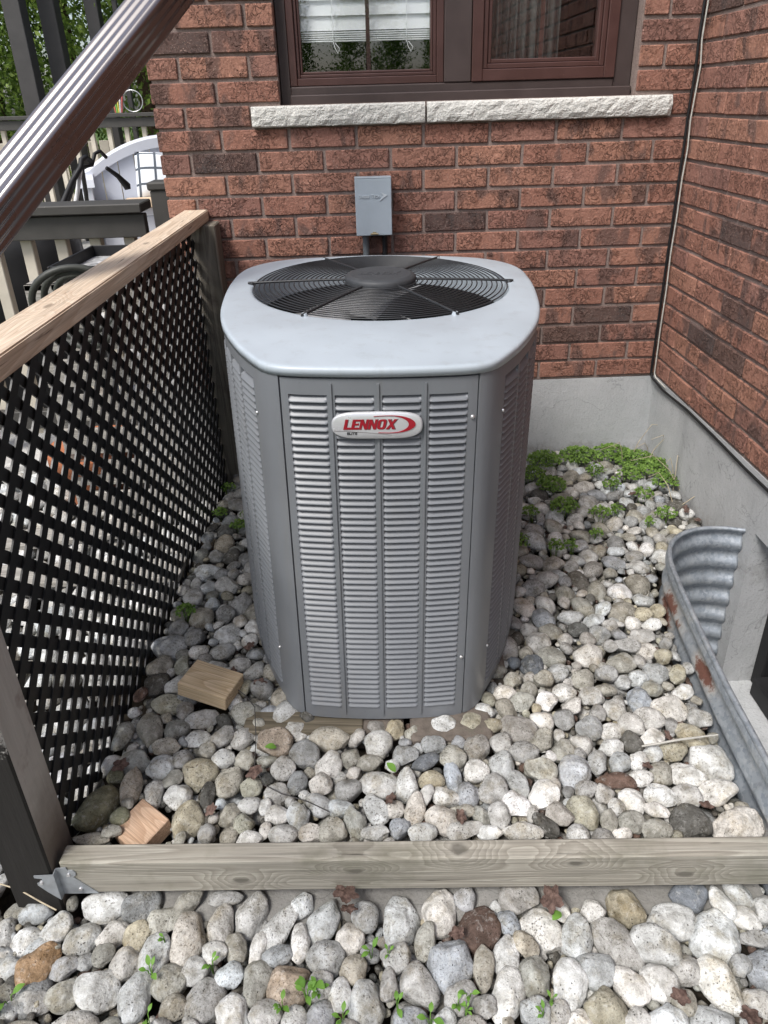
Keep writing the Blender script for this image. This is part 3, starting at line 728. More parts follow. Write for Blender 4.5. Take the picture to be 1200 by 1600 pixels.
# lettering
def ring_letter(w, t, n=10):
    pass
LET = {'L': ([(0, 0), (0, 1), (.25, 1), (.25, .2), (.6, .2), (.6, 0)], .62), 'E': ([(0, 0), (0, 1), (.6, 1), (.6, .82), (.24, .82), (.24, .6), (.54, .6), (.54, .42), (.24, .42), (.24, .19), (.6, .19), (.6, 0)], .64),
       'N': ([(0, 0), (0, 1), (.2, 1), (.46, .45), (.46, 1), (.66, 1), (.66, 0), (.46, 0), (.2, .56), (.2, 0)], .72), 'X': ([(0, 0), (.26, .5), (0, 1), (.25, 1), (.385, .7), (.53, 1), (.77, 1), (.51, .5), (.77, 0), (.52, 0), (.385, .3), (.24, 0)], .78)}
def lennox(hgt, wid, fn, th):
    mb = MB(); x = 0; tot = .62+.64+.72*2+.74+.78; sx = wid/tot; sh = .22
    for ch in 'LENNOX':
        if ch == 'O':
            o = [(.0, .22), (.07, .06), (.2, 0), (.48, 0), (.61, .06), (.68, .22), (.68, .78), (.61, .94), (.48, 1), (.2, 1), (.07, .94), (0, .78)]
            i_ = [(.22, .26), (.24, .21), (.29, .19), (.39, .19), (.44, .21), (.46, .26), (.46, .74), (.44, .79), (.39, .81), (.29, .81), (.24, .79), (.22, .74)]
            for k in range(12):
                k2 = (k+1) % 12; q = [o[k], o[k2], i_[k2], i_[k]]
                mb.ngon_prism([((x+a)*sx+b*hgt*sh, b*hgt) for a, b in q], 0, th, fn)
            x += .74
        else:
            p, wd = LET[ch]; mb.ngon_prism([((x+a)*sx+b*hgt*sh, b*hgt) for a, b in p], 0, th, fn); x += wd
    return mb
bad = MB(); BW, BH = .086, .0275; poly = []
for k in range(64):
    a = 2*PI*k/64; ca, sa = math.cos(a), math.sin(a); e = 2/3.6
    poly.append((BW*math.copysign(abs(ca)**(2/4.2), ca), BH*math.copysign(abs(sa)**(2/2.7), sa)))
vv = []; ff = []; lay = [(1.0, -.004), (1.0, -.0075), (.985, -.0092), (.95, -.0102), (.5, -.0108), (.02, -.0110)]
for s, y in lay: vv += [(x*s, y, z*s if s > .9 else z*s) for x, z in poly]
for l in range(len(lay)-1):
    for k in range(64): ff.append((l*64+k, l*64+(k+1) % 64, (l+1)*64+(k+1) % 64, (l+1)*64+k))
ff.append(tuple((len(lay)-1)*64+k for k in range(64)))
badge = MB().add(vv, ff, True).obj('badge', m_badge, ac, (-.0045, .0012, .7705))
yb = -.0106
lennox(.0205, .098, lambda x, z, t: (x-.064, yb-.0006-t, z-.0065), .0006).obj('lettering', m_red, badge)
mbo = lennox(.0214, .0995, lambda x, z, t: (x-.0635, yb-.0001-t, z-.0073), .0004); mbo.obj('lettering_outline', m_outline, badge)
sw_ = MB(); vv = []; ff = []; NS = 40
for i in range(NS+1):
    t = math.radians(112-218*i/NS); k = max(0, math.cos(math.radians(-90+180*i/NS)))**1.3
    ox, oz = .026+.0465*math.cos(t) if math.cos(t) > 0 else .026+.085*math.cos(t), .0035+.0185*math.sin(t)
    ix, iz = ox-.0125*k-.0004, oz-.0010*math.sin(t)*1.2
    for (x, z) in ((ox, oz), (ix, iz)): vv += [(x, yb-.0004, z), (x, yb-.0011, z)]
for i in range(NS): b = i*4; ff += [(b+1, b+3, b+7, b+5), (b, b+1, b+5, b+4), (b+2, b+6, b+7, b+3)]
MB().add(vv, ff).obj('swoosh', m_red, badge)
vtext('ELITE', .0072, m_ink, badge, (-.0475, yb-.0003, -.0158), bold=.00022, depth=.0003, sx=1.15)
MB().tube([(-.082+.1*t*1.1, yb-.0005+.0006*abs(2*t-1)**2, -.0095-.0035*t-.0065*t*t) for t in np.linspace(0, 1, 12)], .00035, 5).obj('flourish', m_outline, badge)
lennox(.030, .105, lambda x, y, t: (x-.058+GC[0], y-.016+GC[1], zh+.0172+t), .0012).obj('lettering', m_hub, hubo)

# ------------------------------------------------------------------ lattice fence
fence = empty('lattice_fence', (-.575, .9, 0), label='black diagonal lattice fence with cedar top rail against the brick wall', cat='fence')
def fx(p): return (p[0]+.575, p[1]-.9, p[2])
yA, yB = -.35, D-.002
mb = MB()
vv = []
for y in (yA, yB):
    t = (y-.98)/(2.455-.98); xr = -.545+.013*t-.0; xl = xr-.081+.010*t*0
    for z in (.962, 1.0):
        vv += [fx((xl, y, z)), fx((xr, y, z))]
rail = MB().add(vv, [(0, 2, 3, 1), (4, 5, 7, 6), (0, 1, 5, 4), (2, 6, 7, 3), (0, 4, 6, 2), (1, 3, 7, 5)])
bm = bmesh.new(); me = rail.mesh('handrail'); bm.from_mesh(me); bmesh.ops.recalc_face_normals(bm, faces=bm.faces); bmesh.ops.bevel(bm, geom=bm.edges[:], offset=.003, segments=2, affect='EDGES')
for f in bm.faces: f.material_index = 1 if f.normal.x > .6 or f.normal.z < -.6 else 0
bm.to_mesh(me); bm.free(); me.materials.clear(); me.materials.append(m_cedar); me.materials.append(m_railside)
mobj('handrail', me, None, fence)
box('post', m_oldpost, fence, *[a+.575 for a in (-.585, -.497)], *[a-.9 for a in (D-.093, D-.004)], -.2, .9615, .004)
box('post', m_post, fence, 0, .089, 0, .089, -.25, .9612, .004, fx((-.725, .833, 0)))
def clip_slat(y0, z0, dy, dz, Y0, Y1, Z0, Z1):
    t0, t1 = -9, 9
    for p, d, lo, hi in ((y0, dy, Y0, Y1), (z0, dz, Z0, Z1)):
        a, b = (lo-p)/d, (hi-p)/d
        if a > b: a, b = b, a
        t0, t1 = max(t0, a), min(t1, b)
    return t0, t1
LY0, LY1, LZa, LZb = .926, D-.10, -.035, .9605; A45 = math.radians(46); sp_ = .0618; sw2 = .0110
for di, (dy, dz, x0) in enumerate(((math.cos(A45), math.sin(A45), -.588), (math.cos(A45), -math.sin(A45), -.5918))):
    k = -20
    while True:
        y0 = LY0-1.2+k*sp_+.02; k += 1
        if y0 > LY1+1.2: break
        t0, t1 = clip_slat(y0, .45, dy, dz, LY0, LY1, LZa, LZb)
        if t1-t0 < .02: continue
        ny, nz = -dz*sw2, dy*sw2; q = []
        for x in (x0, x0+.0035):
            for t, s in ((t0, -1), (t1, -1), (t1, 1), (t0, 1)): yy = y0+dy*t+ny*s; q.append(fx((x-.060+.0500*(yy-.88), yy, .45+dz*t+nz*s)))
        MB().add(q, [(3, 2, 1, 0), (4, 5, 6, 7), (0, 1, 5, 4), (1, 2, 6, 5), (2, 3, 7, 6), (3, 0, 4, 7)]).obj('slat', m_lat, fence)

# edging timber, concrete curb, bracket
TA = math.radians(-2.05)
tim = box('edging_timber', m_timber, None, -.012, 1.352, -.0185, .0185, -.092, 0, .0035, (-.6125, .8615, .031), (math.radians(0), math.radians(.25), TA))
tag(tim, 'weathered greenish two by four timber lying along the edge of the stone bed', 'timber')
curb = MB(); NX = 60; vv = []; ff = []
for i in range(NX+1):
    x = -.56+i*(1.29/NX); yf = .790+.014*noise.noise(Vector((x*6, 1, 2)))-.034*(x+.05)*.6; zt = -.100+.004*noise.noise(Vector((x*9, 4, 1)))
    vv += [(x, yf, -.2), (x, yf, zt-.012), (x, yf+.012, zt), (x, .885-.036*(x+.05), zt+.001), (x, .885-.036*(x+.05), -.2)]
for i in range(NX):
    for k in range(4): ff.append((i*5+k, (i+1)*5+k, (i+1)*5+k+1, i*5+k+1))
ff += [(0, 1, 2, 3, 4), tuple(NX*5+k for k in (4, 3, 2, 1, 0))]
tag(curb.add(vv, ff).obj('curb', m_conc), kind='structure')
br = empty('metal_bracket', (-.632, .830, -.022), label='galvanised metal angle bracket nailed to timber end and black post', cat='bracket')
m_galvp = plain('bracket_zinc', (.42, .45, .48), .38, .5, .6, .12, 70)
MB().ngon_prism([(.0, .040), (.020, .042), (.022, .034), (.031, .034), (.036, .027), (.034, .018), (.028, .014), (.068, -.037), (.0, -.037)], 0, .0016, lambda x, z, y: (x, y+.0115-x*.036, z)).obj('timber_plate', m_galvp, br)
MB().ngon_prism([(.001, .040), (-.036, .040), (-.036, .034), (-.022, .030), (-.026, .020), (-.034, .018), (-.034, .012), (-.020, -.010), (0, -.036)], 0, .0016, lambda x, z, y: (x, y-.0005, z)).obj('post_plate', m_galvp, br)
MB().box(-.0008, .0008, .0015, .0114, -.037, .040).obj('fold', m_galvp, br)
for x, z, y in ((.022, .022, .0105), (.036, -.022, .010), (-.025, .020, -.001)): MB().tube([(x, y+.002, z), (x, y-.0025, z)], [.0045, .0035], 10).obj('nail_head', m_screw, br)

# window well
PW = [(1.116, 1.694), (1.07, 1.708), (1.02, 1.714), (.96, 1.706), (.905, 1.678), (.862, 1.63), (.835, 1.565), (.819, 1.48), (.805, 1.38), (.790, 1.26), (.774, 1.12), (.764, .98), (.757, .88), (.753, .78), (.75, .68), (.756, .58), (.775, .49), (.83, .43), (.90, .402), (.98, .396), (1.05, .398), (1.116, .40)]
def cr(P, sub):
    out = []
    for i in range(len(P)-1):
        p0, p1, p2, p3 = P[max(0, i-1)], P[i], P[i+1], P[min(len(P)-1, i+2)]
        for k in range(sub):
            t = k/sub; out.append(tuple(.5*((2*p1[a])+(-p0[a]+p2[a])*t+(2*p0[a]-5*p1[a]+4*p2[a]-p3[a])*t*t+(-p0[a]+3*p1[a]-3*p2[a]+p3[a])*t**3) for a in (0, 1)))
    return out+[P[-1]]
WP = cr(PW, 5)
RUST = [(.822, 1.475, .028, .36, .021), (.812, 1.40, .024, .5, .014), (.784, 1.225, .045, .42, .020), (.835, 1.55, -.012, .5, .018), (.825, 1.50, -.045, .5, .024), (.738, .84, -.01, .5, .022)]
bp = [(-.60, .868), (.705, .868), (.735, .874)]+[(p[0]-.014, p[1]+(.014 if p[1] > 1.62 else 0)) for p in WP[::-1] if p[1] > .88 and p[0] < 1.10]+[(1.108, 1.712), (1.108, 2.47), (-.60, 2.47)]
tag(MB().ngon_prism(bp, -.30, -.075).obj('ground_bed', m_soil), kind='structure')
tag(MB().ngon_prism([(.70, .38), (1.0, .38)]+[(p[0]-.012, p[1]-(.012 if p[1] < .5 else 0)) for p in WP[::-1] if p[1] < .86 and p[0] < 1.0]+[(.70, .86)], -.30, -.164).obj('ground_patch', m_soil), kind='structure')
m_galvr = mk_galv(True); m_galvs = mk_galv(False)
well = empty('window_well', (.92, 1.05, -.45), label='galvanised corrugated steel window well with rust patches against the concrete base', cat='window well')
def wx_(p): return (p[0]-.92, p[1]-1.05, p[2]+.45)
vv = []; ff = []; NZ = 72; ZW1 = .112
for i, p in enumerate(WP):
    a, b = WP[max(0, i-1)], WP[min(len(WP)-1, i+1)]; tx, ty = b[0]-a[0], b[1]-a[1]; L = math.hypot(tx, ty); nx, ny = ty/L, -tx/L
    for k in range(NZ+1):
        z = -.46+(ZW1+.46)*k/NZ; ph = 2*PI*(z-ZW1)/.070; o = .0078*math.sin(ph)*(1 if z < ZW1-.004 else .3)
        vv.append(wx_((p[0]-nx*o, p[1]-ny*o, z)))
for i in range(len(WP)-1):
    for k in range(NZ): b = i*(NZ+1)+k; ff.append((b, b+1, b+NZ+2, b+NZ+1))
sh_ = MB().add(vv, ff, True).obj('corrugated_shell', m_galvr, well); md = sh_.modifiers.new('s', 'SOLIDIFY'); md.thickness = .002; md.offset = 0
MB().tube([wx_((p[0], p[1], ZW1+.005)) for p in WP], .0068, 10).obj('rim', m_galvs, well)

# pavers and plank under the unit, wood offcuts
pv = [((.16, 1.165, -.0), .19, .10, 'reddish grey paving brick showing under the right front of the unit'), ((-.03, 1.20, -.006), .16, .10, 'grey paving brick under the middle front of the unit')]
m_paver = plain('paver', (.135, .115, .098), .9, .2, 0, .3, 40, .6, 'World', dirt=(20, .58, (.10, .10, .075)))
for (p, L, W_, lab) in pv: tag(box('paving_brick', m_paver, None, -L/2, L/2, -W_/2, W_/2, -.06, 0, .006, (p[0], p[1]-.014, p[2]+.004), (0, 0, rnd.uniform(-.05, .02))), lab, 'paving brick')
tag(box('paving_brick', m_paver, None, -.3, .3, -.35, .35, -.07, 0, .006, (.03, 1.65, .004), (0, 0, -.03)), 'large grey slab hidden under the air conditioning unit', 'slab')
tag(box('plank', m_plank, None, -.14, .14, -.03, .03, -.02, 0, .003, (-.185, 1.168, .004), (0, 0, -.06)), 'old grey wooden plank lying under the left front of the unit', 'plank')
a = at_z(331, 1062, .040)
tag(box('wood_offcut', m_offcut, None, -.066, .066, -.0445, .0445, -.038, 0, .002, (a.x+.0, a.y-.005, .050), (math.radians(-4), math.radians(5), math.radians(-20))), 'pale cut block of lumber lying on stones between lattice and unit', 'wood block')
a = at_z(222, 1300, .03)
tag(box('wood_offcut', m_offcut2, None, -.0445, .0445, -.040, .040, -.038, 0, .002, (-.503, .936, -.002), (math.radians(6), math.radians(-4), math.radians(-38))), 'rosy pine block wedged behind the edging timber', 'wood block')

# ------------------------------------------------------------------ downspout
P0 = (at_y(0, 262, 1.42)+at_y(0, 372, 1.42))/2; P1 = (at_y(224, 0, 1.86)+at_y(278, 0, 1.86))/2
dv = (P1-P0).normalized(); Lb = (P0.z+.0)/dv.z
ds = empty('downspout', P0-dv*(Lb-.06), label='brown ribbed aluminium downspout slanting down past the brick corner', cat='downspout')
def dprof(wd, hg, rib=.0022):
    # closed profile with three grooves on each face
    P = []
    def side(x0, y0, x1, y1, n=34):
        dx, dy = x1-x0, y1-y0; L = math.hypot(dx, dy); nx, ny = dy/L, -dx/L
        for i in range(n):
            t = .10+.80*i/(n-1); g = 0
            if .16 < t < .84: g = -rib*(.5-.5*math.cos((t-.16)/.68*2*PI*3))
            P.append((x0+dx*t+nx*g, y0+dy*t+ny*g))
    a, b = wd/2, hg/2
    side(-a, -b, a, -b); side(a, -b, a, b); side(a, b, -a, b); side(-a, b, -a, -b); return P
DP = dprof(.102, .076, .0028)
cm = Vector((0, 0, H))-(P0+P1)/2; cm = (cm-dv*cm.dot(dv)).normalized(); su = dv.cross(cm)
if su.z < 0: su = -su
bt = math.radians(56); ya = (cm*math.cos(bt)+su*math.sin(bt)).normalized(); xa = ya.cross(dv)
path = [0, Lb-.06+.78]; vv = []; ff = []; n = len(DP)
org = Vector(ds.location); steps = [Vector((0, 0, 0)), dv*(path[1])]
top = org+steps[1]
for s in steps: vv += [s+xa*x+ya*y for x, y in DP]
e2 = steps[1]+dv*.05+Vector((0, 0, .05)); vv += [e2+xa*x+ya*y for x, y in DP]
e3 = e2+Vector((0, 0, 1.4))
up = Vector((0, 0, 1)); vv += [e3+xa*x+ya*y for x, y in DP]
for l in range(3):
    for k in range(n): ff.append((l*n+k, l*n+(k+1) % n, (l+1)*n+(k+1) % n, (l+1)*n+k))
MB().add(vv, ff, True).obj('pipe', m_down, ds)

# ------------------------------------------------------------------ background left: railings, bench, pergola, hedge
def railing(name, label, y, x0, x1, ztop, bsp, bphase, posts, two=True, hcap=.034, hb=.085):
    r = empty(name, (x1, y, 0), label=label, cat='railing', group=None)
    box('top_board', m_rail, r, x0-x1, 0, -.07, .07, ztop-hcap, ztop, .004)
    box('rail_board', m_rail, r, x0-x1, 0, -.045, -.007, ztop-hcap-.006-hb, ztop-hcap-.006, .003)
    box('bottom_board', m_rail, r, x0-x1, 0, -.045, -.007, .10, .18, .003)
    x = -bphase
    while x > x0-x1: box('baluster', m_balus, r, x-.0215, x+.0215, -.006, .032, .06, ztop-hcap-.007, .003, (0, 0, 0)); x -= bsp
    for px, zt in posts:
        p = box('post', m_rail, r, px-x1-.045, px-x1+.045, -.045, .045, -.02, zt-.03, .004); box('post_cap', m_rail, p, px-x1-.052, px-x1+.052, -.052, .052, zt-.03, zt, .006)
    return r
RY = 2.70
railing('deck_railing', 'dark grey railing with beige balusters beside the brick corner', RY, -3.2, -.815, 1.005, .131, .083, [(-.735, 1.075)])
railing('deck_railing', 'far grey railing with beige balusters in front of the cedar hedge', 7.3, -6.0, -1.2, 1.27, .17, .05, [(-3.9, 1.36)])
# far lattice-like fence boards behind the far railing
fb = empty('board_fence', (-3.2, 8.35, 0), label='pale board fence low behind the far railing', cat='fence')
for i in range(40): box('board', m_balus, fb, -2.6+i*.125, -2.6+i*.125+.105, 0, .02, -.02, .98+.01*rnd.random(), .003)
# pergola posts
pg = empty('pergola', (-3.0, 7.0, 0), label='dark grey timber pergola standing in front of the cedar hedge', cat='pergola')
def post_px(xa0, ya0, xa1, ya1, Y, wd):
    a = at_y(xa0, ya0, Y); x = a.x; box('post', m_pergola, pg, x+3.0-wd/2, x+3.0+wd/2, Y-7.0-wd/2, Y-7.0+wd/2, -.02, 3.2, .006)
post_px(42, 100, 0, 0, 7.6, .165); post_px(86, 60, 0, 0, 7.9, .16); post_px(150, 40, 0, 0, 8.1, .13); post_px(180, 12, 0, 0, 8.1, .05)
box('beam', m_pergola, pg, -2.6, 1.9, .55, .65, 3.2, 3.36, .005); box('beam', m_pergola, pg, -2.6, 1.9, 1.05, 1.14, 3.2, 3.36, .005)
# bench
BY = 5.35
bn = empty('garden_bench', (-1.43, 5.55, 0), (0, 0, math.radians(20)), 'light grey resin garden bench with curved panelled back', 'bench')
WB = .62
for i in range(10):
    x0 = -WB+i*(2*WB/10); x1 = x0+2*WB/10-.008; xm = (x0+x1)/2; zt = 1.115-.235*(abs(xm)/WB)**2.0
    q = MB(); z0t = 1.10-.235*(x0/WB)**2; z1t = 1.10-.235*(x1/WB)**2
    q.ngon_prism([(x0, .12), (x1, .12), (x1, z1t-.03), (x0, z0t-.03)], 0, .03, lambda x, z, y: (x, y+.245-.0, z)).obj('back_panel', m_bench, bn)
q = MB(); vv = []; ff = []; NB = 24
for i in range(NB+1):
    x = -WB-.02+(2*WB+.04)*i/NB; zc = 1.105-.235*(min(1, abs(x)/WB))**2
    vv += [(x, .22, zc-.07), (x, .22, zc+.0), (x, .235, zc+.018), (x, .295, zc+.018), (x, .31, zc), (x, .31, zc-.07)]
for i in range(NB):
    for k in range(6): ff.append((i*6+k, (i+1)*6+k, (i+1)*6+(k+1) % 6, i*6+(k+1) % 6))
ff += [tuple(range(6))[::-1], tuple(NB*6+k for k in range(6))]
q.add(vv, ff).obj('back_frame', m_bench, bn)
box('seat', m_bench, bn, -WB+.06, WB-.06, -.30, .215, .60, .665, .01); box('front_panel', m_bench, bn, -WB+.05, WB-.05, -.285, -.255, .10, .598, .004)
for sg in (-1, 1):
    q = MB(); q.ngon_prism([(-.30, -.02), (-.22, -.02), (-.20, .10), (.20, .10), (.22, -.02), (.30, -.02), (.30, .82), (-.25, .855), (-.33, .82)], 0, .06, lambda y, z, t: (sg*WB-.03+t, y, z)); q.obj('arm_side', m_benchdk if sg < 0 else m_bench, bn)
    q = MB(); q.ngon_prism([(-.36, .825), (.30, .828), (.30, .865), (-.25, .90), (-.34, .875)], 0, .10, lambda y, z, t: (sg*WB-.05+t, y, z)); q.obj('armrest', m_bench, bn)
    box('arm_edge', m_bench, bn, sg*WB-.035, sg*WB+.035, -.345, -.301, -.02, .826, .006)
q = MB(); vv = []; ff = []; NN = 12
for i in range(NN+1):
    for k in range(NN+1):
        u, v = 2*i/NN-1, 2*k/NN-1; th = .07*max(0, (1-u**4)*(1-v**4))**.6; vv.append((u*.22, -th, v*.17))
for i in range(NN+1):
    for k in range(NN+1):
        u, v = 2*i/NN-1, 2*k/NN-1; th = .07*max(0, (1-u**4)*(1-v**4))**.6; vv.append((u*.22, th, v*.17))
m_ = (NN+1)**2
for i in range(NN):
    for k in range(NN): b = i*(NN+1)+k; ff += [(b, b+NN+1, b+NN+2, b+1), (m_+b, m_+b+1, m_+b+NN+2, m_+b+NN+1)]
a = at_y(252, 250, BY+.05)
cu_ = q.add(vv, ff, True).obj('cushion', m_cushion, None, (a.x+.0, BY+.14, .845), (math.radians(-22), math.radians(5), math.radians(16)))
tag(cu_, 'white cushion with dark grid lines leaning on the bench back', 'cushion')
a = at_y(222, 296, BY-.1); tag(box('board', m_board, None, -.14, .14, -.12, .12, 0, .045, .003, (a.x, BY-.10, .666), (0, 0, .1)), 'pale new wooden board lying on the bench seat', 'board')
# folded black and white stand with bent handles
fs = empty('folding_stand', (-2.0, 4.6, -.02), label='black and white folding stand with bent handles beside the bench', cat='stand')
def fsp(pts, r, mat, name, Y=4.6): MB().tube([at_y(x, y, Y+dy)-Vector((-2.0, 4.6, -.02)) for x, y, dy in pts], r, 8).obj(name, mat, fs)
fsp([(98, 318, -.2), (112, 285, -.1), (126, 262, 0), (127, 250, 0), (134, 246, .05), (142, 252, .1)], .018, m_blackpl, 'handle')
fsp([(122, 262, 0), (144, 258, .1), (148, 240, .1), (156, 236, .15), (166, 246, .2)], .012, m_blackpl, 'handle')
fsp([(166, 262, 0), (184, 275, .05), (198, 290, .1), (200, 296, .1)], [.012, .016, .026, .020], m_blackpl, 'spray_head')
fsp([(126, 262, 0), (121, 300, -.05), (112, 350, -.12), (104, 395, -.2)], .014, m_whitepl, 'leg')
fsp([(128, 262, 0), (134, 300, .1), (140, 350, .2)], .014, m_blackpl, 'leg')
fsp([(104, 395, -.2), (101, 420, -.22)], .022, m_blackpl, 'foot')
fsp([(120, 268, 0), (100, 330, -.1), (84, 400, -.2)], .02, m_blackpl, 'leg')
# covered black bin behind balusters
bb = MB(); vv = []; ff = []
lay = [(.0, .26), (.05, .30), (.5, .31), (.80, .29), (.92, .24), (.97, .12), (.98, .01)]
for z, r in lay:
    for k in range(28): a = 2*PI*k/28; rr = r*(1+.05*math.cos(6*a+z*3)+.03*math.sin(11*a)); vv.append((1.25*rr*math.cos(a), rr*math.sin(a), z*.95))
for l in range(len(lay)-1):
    for k in range(28): ff.append((l*28+k, l*28+(k+1) % 28, (l+1)*28+(k+1) % 28, (l+1)*28+k))
a = at_y(45, 470, 3.25)
tag(bb.add(vv, ff, True).obj('covered_bin', m_blackpl, None, (a.x-.09, 3.28, -.02)), 'black covered bin standing behind the beige balusters', 'bin')
a = at_y(10, 600, 2.25)
# tray on a crate, hose coil
TX, TY, TZ = -.80, 2.30, .845
cr_ = empty('wooden_crate', (TX-.06, TY+.02, -.07), label='grey wooden slatted crate under the black tray behind the lattice', cat='crate')
for i in range(7): box('slat', m_greyplank, cr_, -.20, .20, -.19, -.175, .06+i*.125, .06+i*.125+.095, .002); box('slat', m_greyplank, cr_, .185, .20, -.17, .17, .06+i*.125, .06+i*.125+.095, .002)
for i in range(5): box('slat', m_greyplank, cr_, -.20+.082*i, -.20+.082*i+.074, -.19, .18, .885, .905, .002)
for x in (-.18, .165):
    for y in (-.17, .15): box('leg', m_greyplank, cr_, x-.02, x+.02, y, y+.03, 0, .884, .002)
tr = empty('black_tray', (TX-.02, TY, TZ), (0, 0, math.radians(-3)), 'shallow black tray resting on a crate behind the cedar rail', 'tray')
tw, tl = .15, .17
box('bottom', m_water, tr, -tw+.01, tw-.01, -tl+.01, tl-.01, 0, .006)
for (x0, x1, y0, y1) in ((-tw, -tw+.008, -tl, tl), (tw-.008, tw, -tl, tl), (-tw+.0085, tw-.0085, -tl, -tl+.008), (-tw+.0085, tw-.0085, tl-.008, tl)): box('side', m_blackpl, tr, x0, x1, y0, y1, 0, .042, .001)
hz = empty('garden_hose', (-1.0, 2.0, .55), label='coiled dark olive garden hose hanging behind the cedar rail', cat='hose')
for k, r in enumerate((.125, .110, .092)):
    MB().tube([(r*math.cos(a)*1.0, .03*k-.03+.02*math.sin(a*2+k), .14+r*.95*math.sin(a)) for a in np.linspace(0, 2*PI, 40, endpoint=False)], .0105, 8, closed=True).obj('coil', m_hose, hz)
hz.location = at_y(128, 482, 2.02)-Vector((0, 0, .13))
pt = MB(); pt.tube([(0, 0, 0), (0, 0, .19), (0, 0, .192), (0, 0, .24)], [.10, .14, .16, .16], 24); tag(pt.obj('flower_pot', m_terra, None, (-1.02, 2.27, -.03)), 'terracotta pot standing behind the lattice near the hose', 'pot')
gs = MB();
for k, (xx, yy, L) in enumerate(((-1.05, 1.75, .9), (-1.15, 1.95, .8))):
    tag(box('pallet_board', m_greyplank, None, -L/2, L/2, -.05, .05, 0, .02, .002, (xx, yy, .01+.001*k), (0, 0, .15*k)), ('grey weathered board lying on stones behind the lattice', 'grey weathered board lying nearer the flower pot behind the lattice')[k], 'board')
# jar of sticks and wheel on far railing
jr = empty('stick_jar', tuple(at_y(186, 176, 7.28)), label='jar of coloured sticks standing on the far railing', cat='jar'); jr.location.z = 1.27
MB().tube([(0, 0, 0), (0, 0, .10)], .05, 14).obj('jar', m_glass, jr)
for k, col in enumerate(((.6, .12, .06), (.2, .5, .08), (.7, .6, .1), (.7, .7, .7), (.5, .1, .1))):
    MB().tube([(-.03+.015*k, 0, .004), (-.05+.028*k, .01, .20)], .008, 6).obj('stick', plain('stick_%d' % k, col), jr)
a = at_y(208, 163, 7.3); tag(MB().tube([(.095*math.cos(t), 0, .095+.095*math.sin(t)) for t in np.linspace(0, 2*PI, 40, endpoint=False)], .005, 8, closed=True).obj('wire_hoop', m_screw, None, (a.x, 7.3, 1.278)), 'silver wire hoop standing upright on the far railing', 'hoop')
# cedars
def cedar_mesh(seed, h=3.6, R=.95, N=9000):
    q = np.random.default_rng(seed); vv = []; ff = []
    clumps = []
    for i in range(150):
        t = q.random()**.8; z = .15+t*(h-.25); rr = R*(1-.55*t**2.2)*(.62+.42*q.random()); a = q.random()*2*PI; clumps.append((rr*math.cos(a), rr*math.sin(a), z, .16+.18*q.random()))
    for i in range(N):
        cx, cy, cz, cr_0 = clumps[int(q.integers(len(clumps)))]
        p = np.array([cx, cy, cz])+q.normal(size=3)*cr_0*np.array([.5, .5, .62])
        out_ = np.array([p[0], p[1], 0]); out_ /= (np.linalg.norm(out_)+1e-6)
        d = out_*.8+np.array([0, 0, .5])+q.normal(size=3)*.55; d /= np.linalg.norm(d); s = np.cross(d, q.normal(size=3)); s /= np.linalg.norm(s)
        L = .035+.05*q.random(); W_ = .010+.012*q.random(); b = len(vv)
        vv += [tuple(p-s*W_*.5), tuple(p+d*L*.5-s*W_), tuple(p+d*L), tuple(p+d*L*.5+s*W_), ]
        ff.append((b, b+1, b+2, b+3))
    me = bpy.data.meshes.new('crown'); me.from_pydata(vv, [], ff); me.materials.append(m_cedarleaf); me.update(); return me
crowns = [cedar_mesh(s, N=15000) for s in (1, 2)]
trunk = MB().tube([(0, 0, 0), (.03, .01, 1.2), (0, 0, 2.6), (.02, 0, 3.4)], [.10, .08, .05, .015], 10).mesh('trunk', m_bark)
def cedar(x, y, rz, s, lab, k):
    t = empty('cedar_tree', (x, y, -.02), (0, 0, rz), lab, 'tree', 'cedars of the hedge')
    t.scale = (s, s, s*1.05); mobj('crown', crowns[k % 2], None, t); mobj('trunk', trunk, None, t); return t
for i in range(11): cedar(-9.9+i*.92, 9.25+.25*(i % 2), i*1.3, 1.0+.1*((i*7) % 3), 'green cedar of the hedge behind the far railing', i)
for i in range(8): cedar(-6.2+i*1.6, -8.2-.3*(i % 2), i*1.9, .80, 'green cedar of the hedge across the yard mirrored in the window', i)
for o in list(C.objects):
    if o.name.startswith('cedar_tree') and o.location.y < 0: o['group'] = 'cedars across the yard'

# ------------------------------------------------------------------ stones
def unit_stone(seed, sub):
    q = random.Random(seed); bm = bmesh.new(); bmesh.ops.create_icosphere(bm, subdivisions=sub, radius=1)
    cuts = []
    for _ in range(q.randint(4, 8)):
        a = Vector((q.gauss(0, 1), q.gauss(0, 1), q.gauss(0, 1))).normalized(); cuts.append((a, q.uniform(.57, .90), q.uniform(.5, .88)))
    ox = Vector((seed*3.7, seed*1.9, seed*.7)); V = []
    for v in bm.verts:
        p = v.co.copy()
        for a, d, k in cuts:
            s = p.dot(a)-d
            if s > 0: p -= a*s*k
        p *= 1+.16*noise.noise(p*1.0+ox)+.075*noise.noise(p*2.4+ox)+.026*noise.noise(p*6+ox); V.append(p)
    A = np.array([p[:] for p in V]); A -= (A.max(0)+A.min(0))/2; A /= (A.max(0)-A.min(0))/2
    F = np.array([[v.index for v in f.verts] for f in bm.faces]); bm.free(); return A, F
protoH = []
for s in range(18):
    A, F = unit_stone(s+1, 4); me = bpy.data.meshes.new('river_stone'); me.from_pydata([tuple(a) for a in A], [], [tuple(f) for f in F]); me.polygons.foreach_set('use_smooth', [True]*len(F)); me.materials.append(m_stone); me.update(); protoH.append(me)
protoL = [unit_stone(s+40, 3) for s in range(10)]
protoS = [unit_stone(s+60, 2) for s in range(6)]
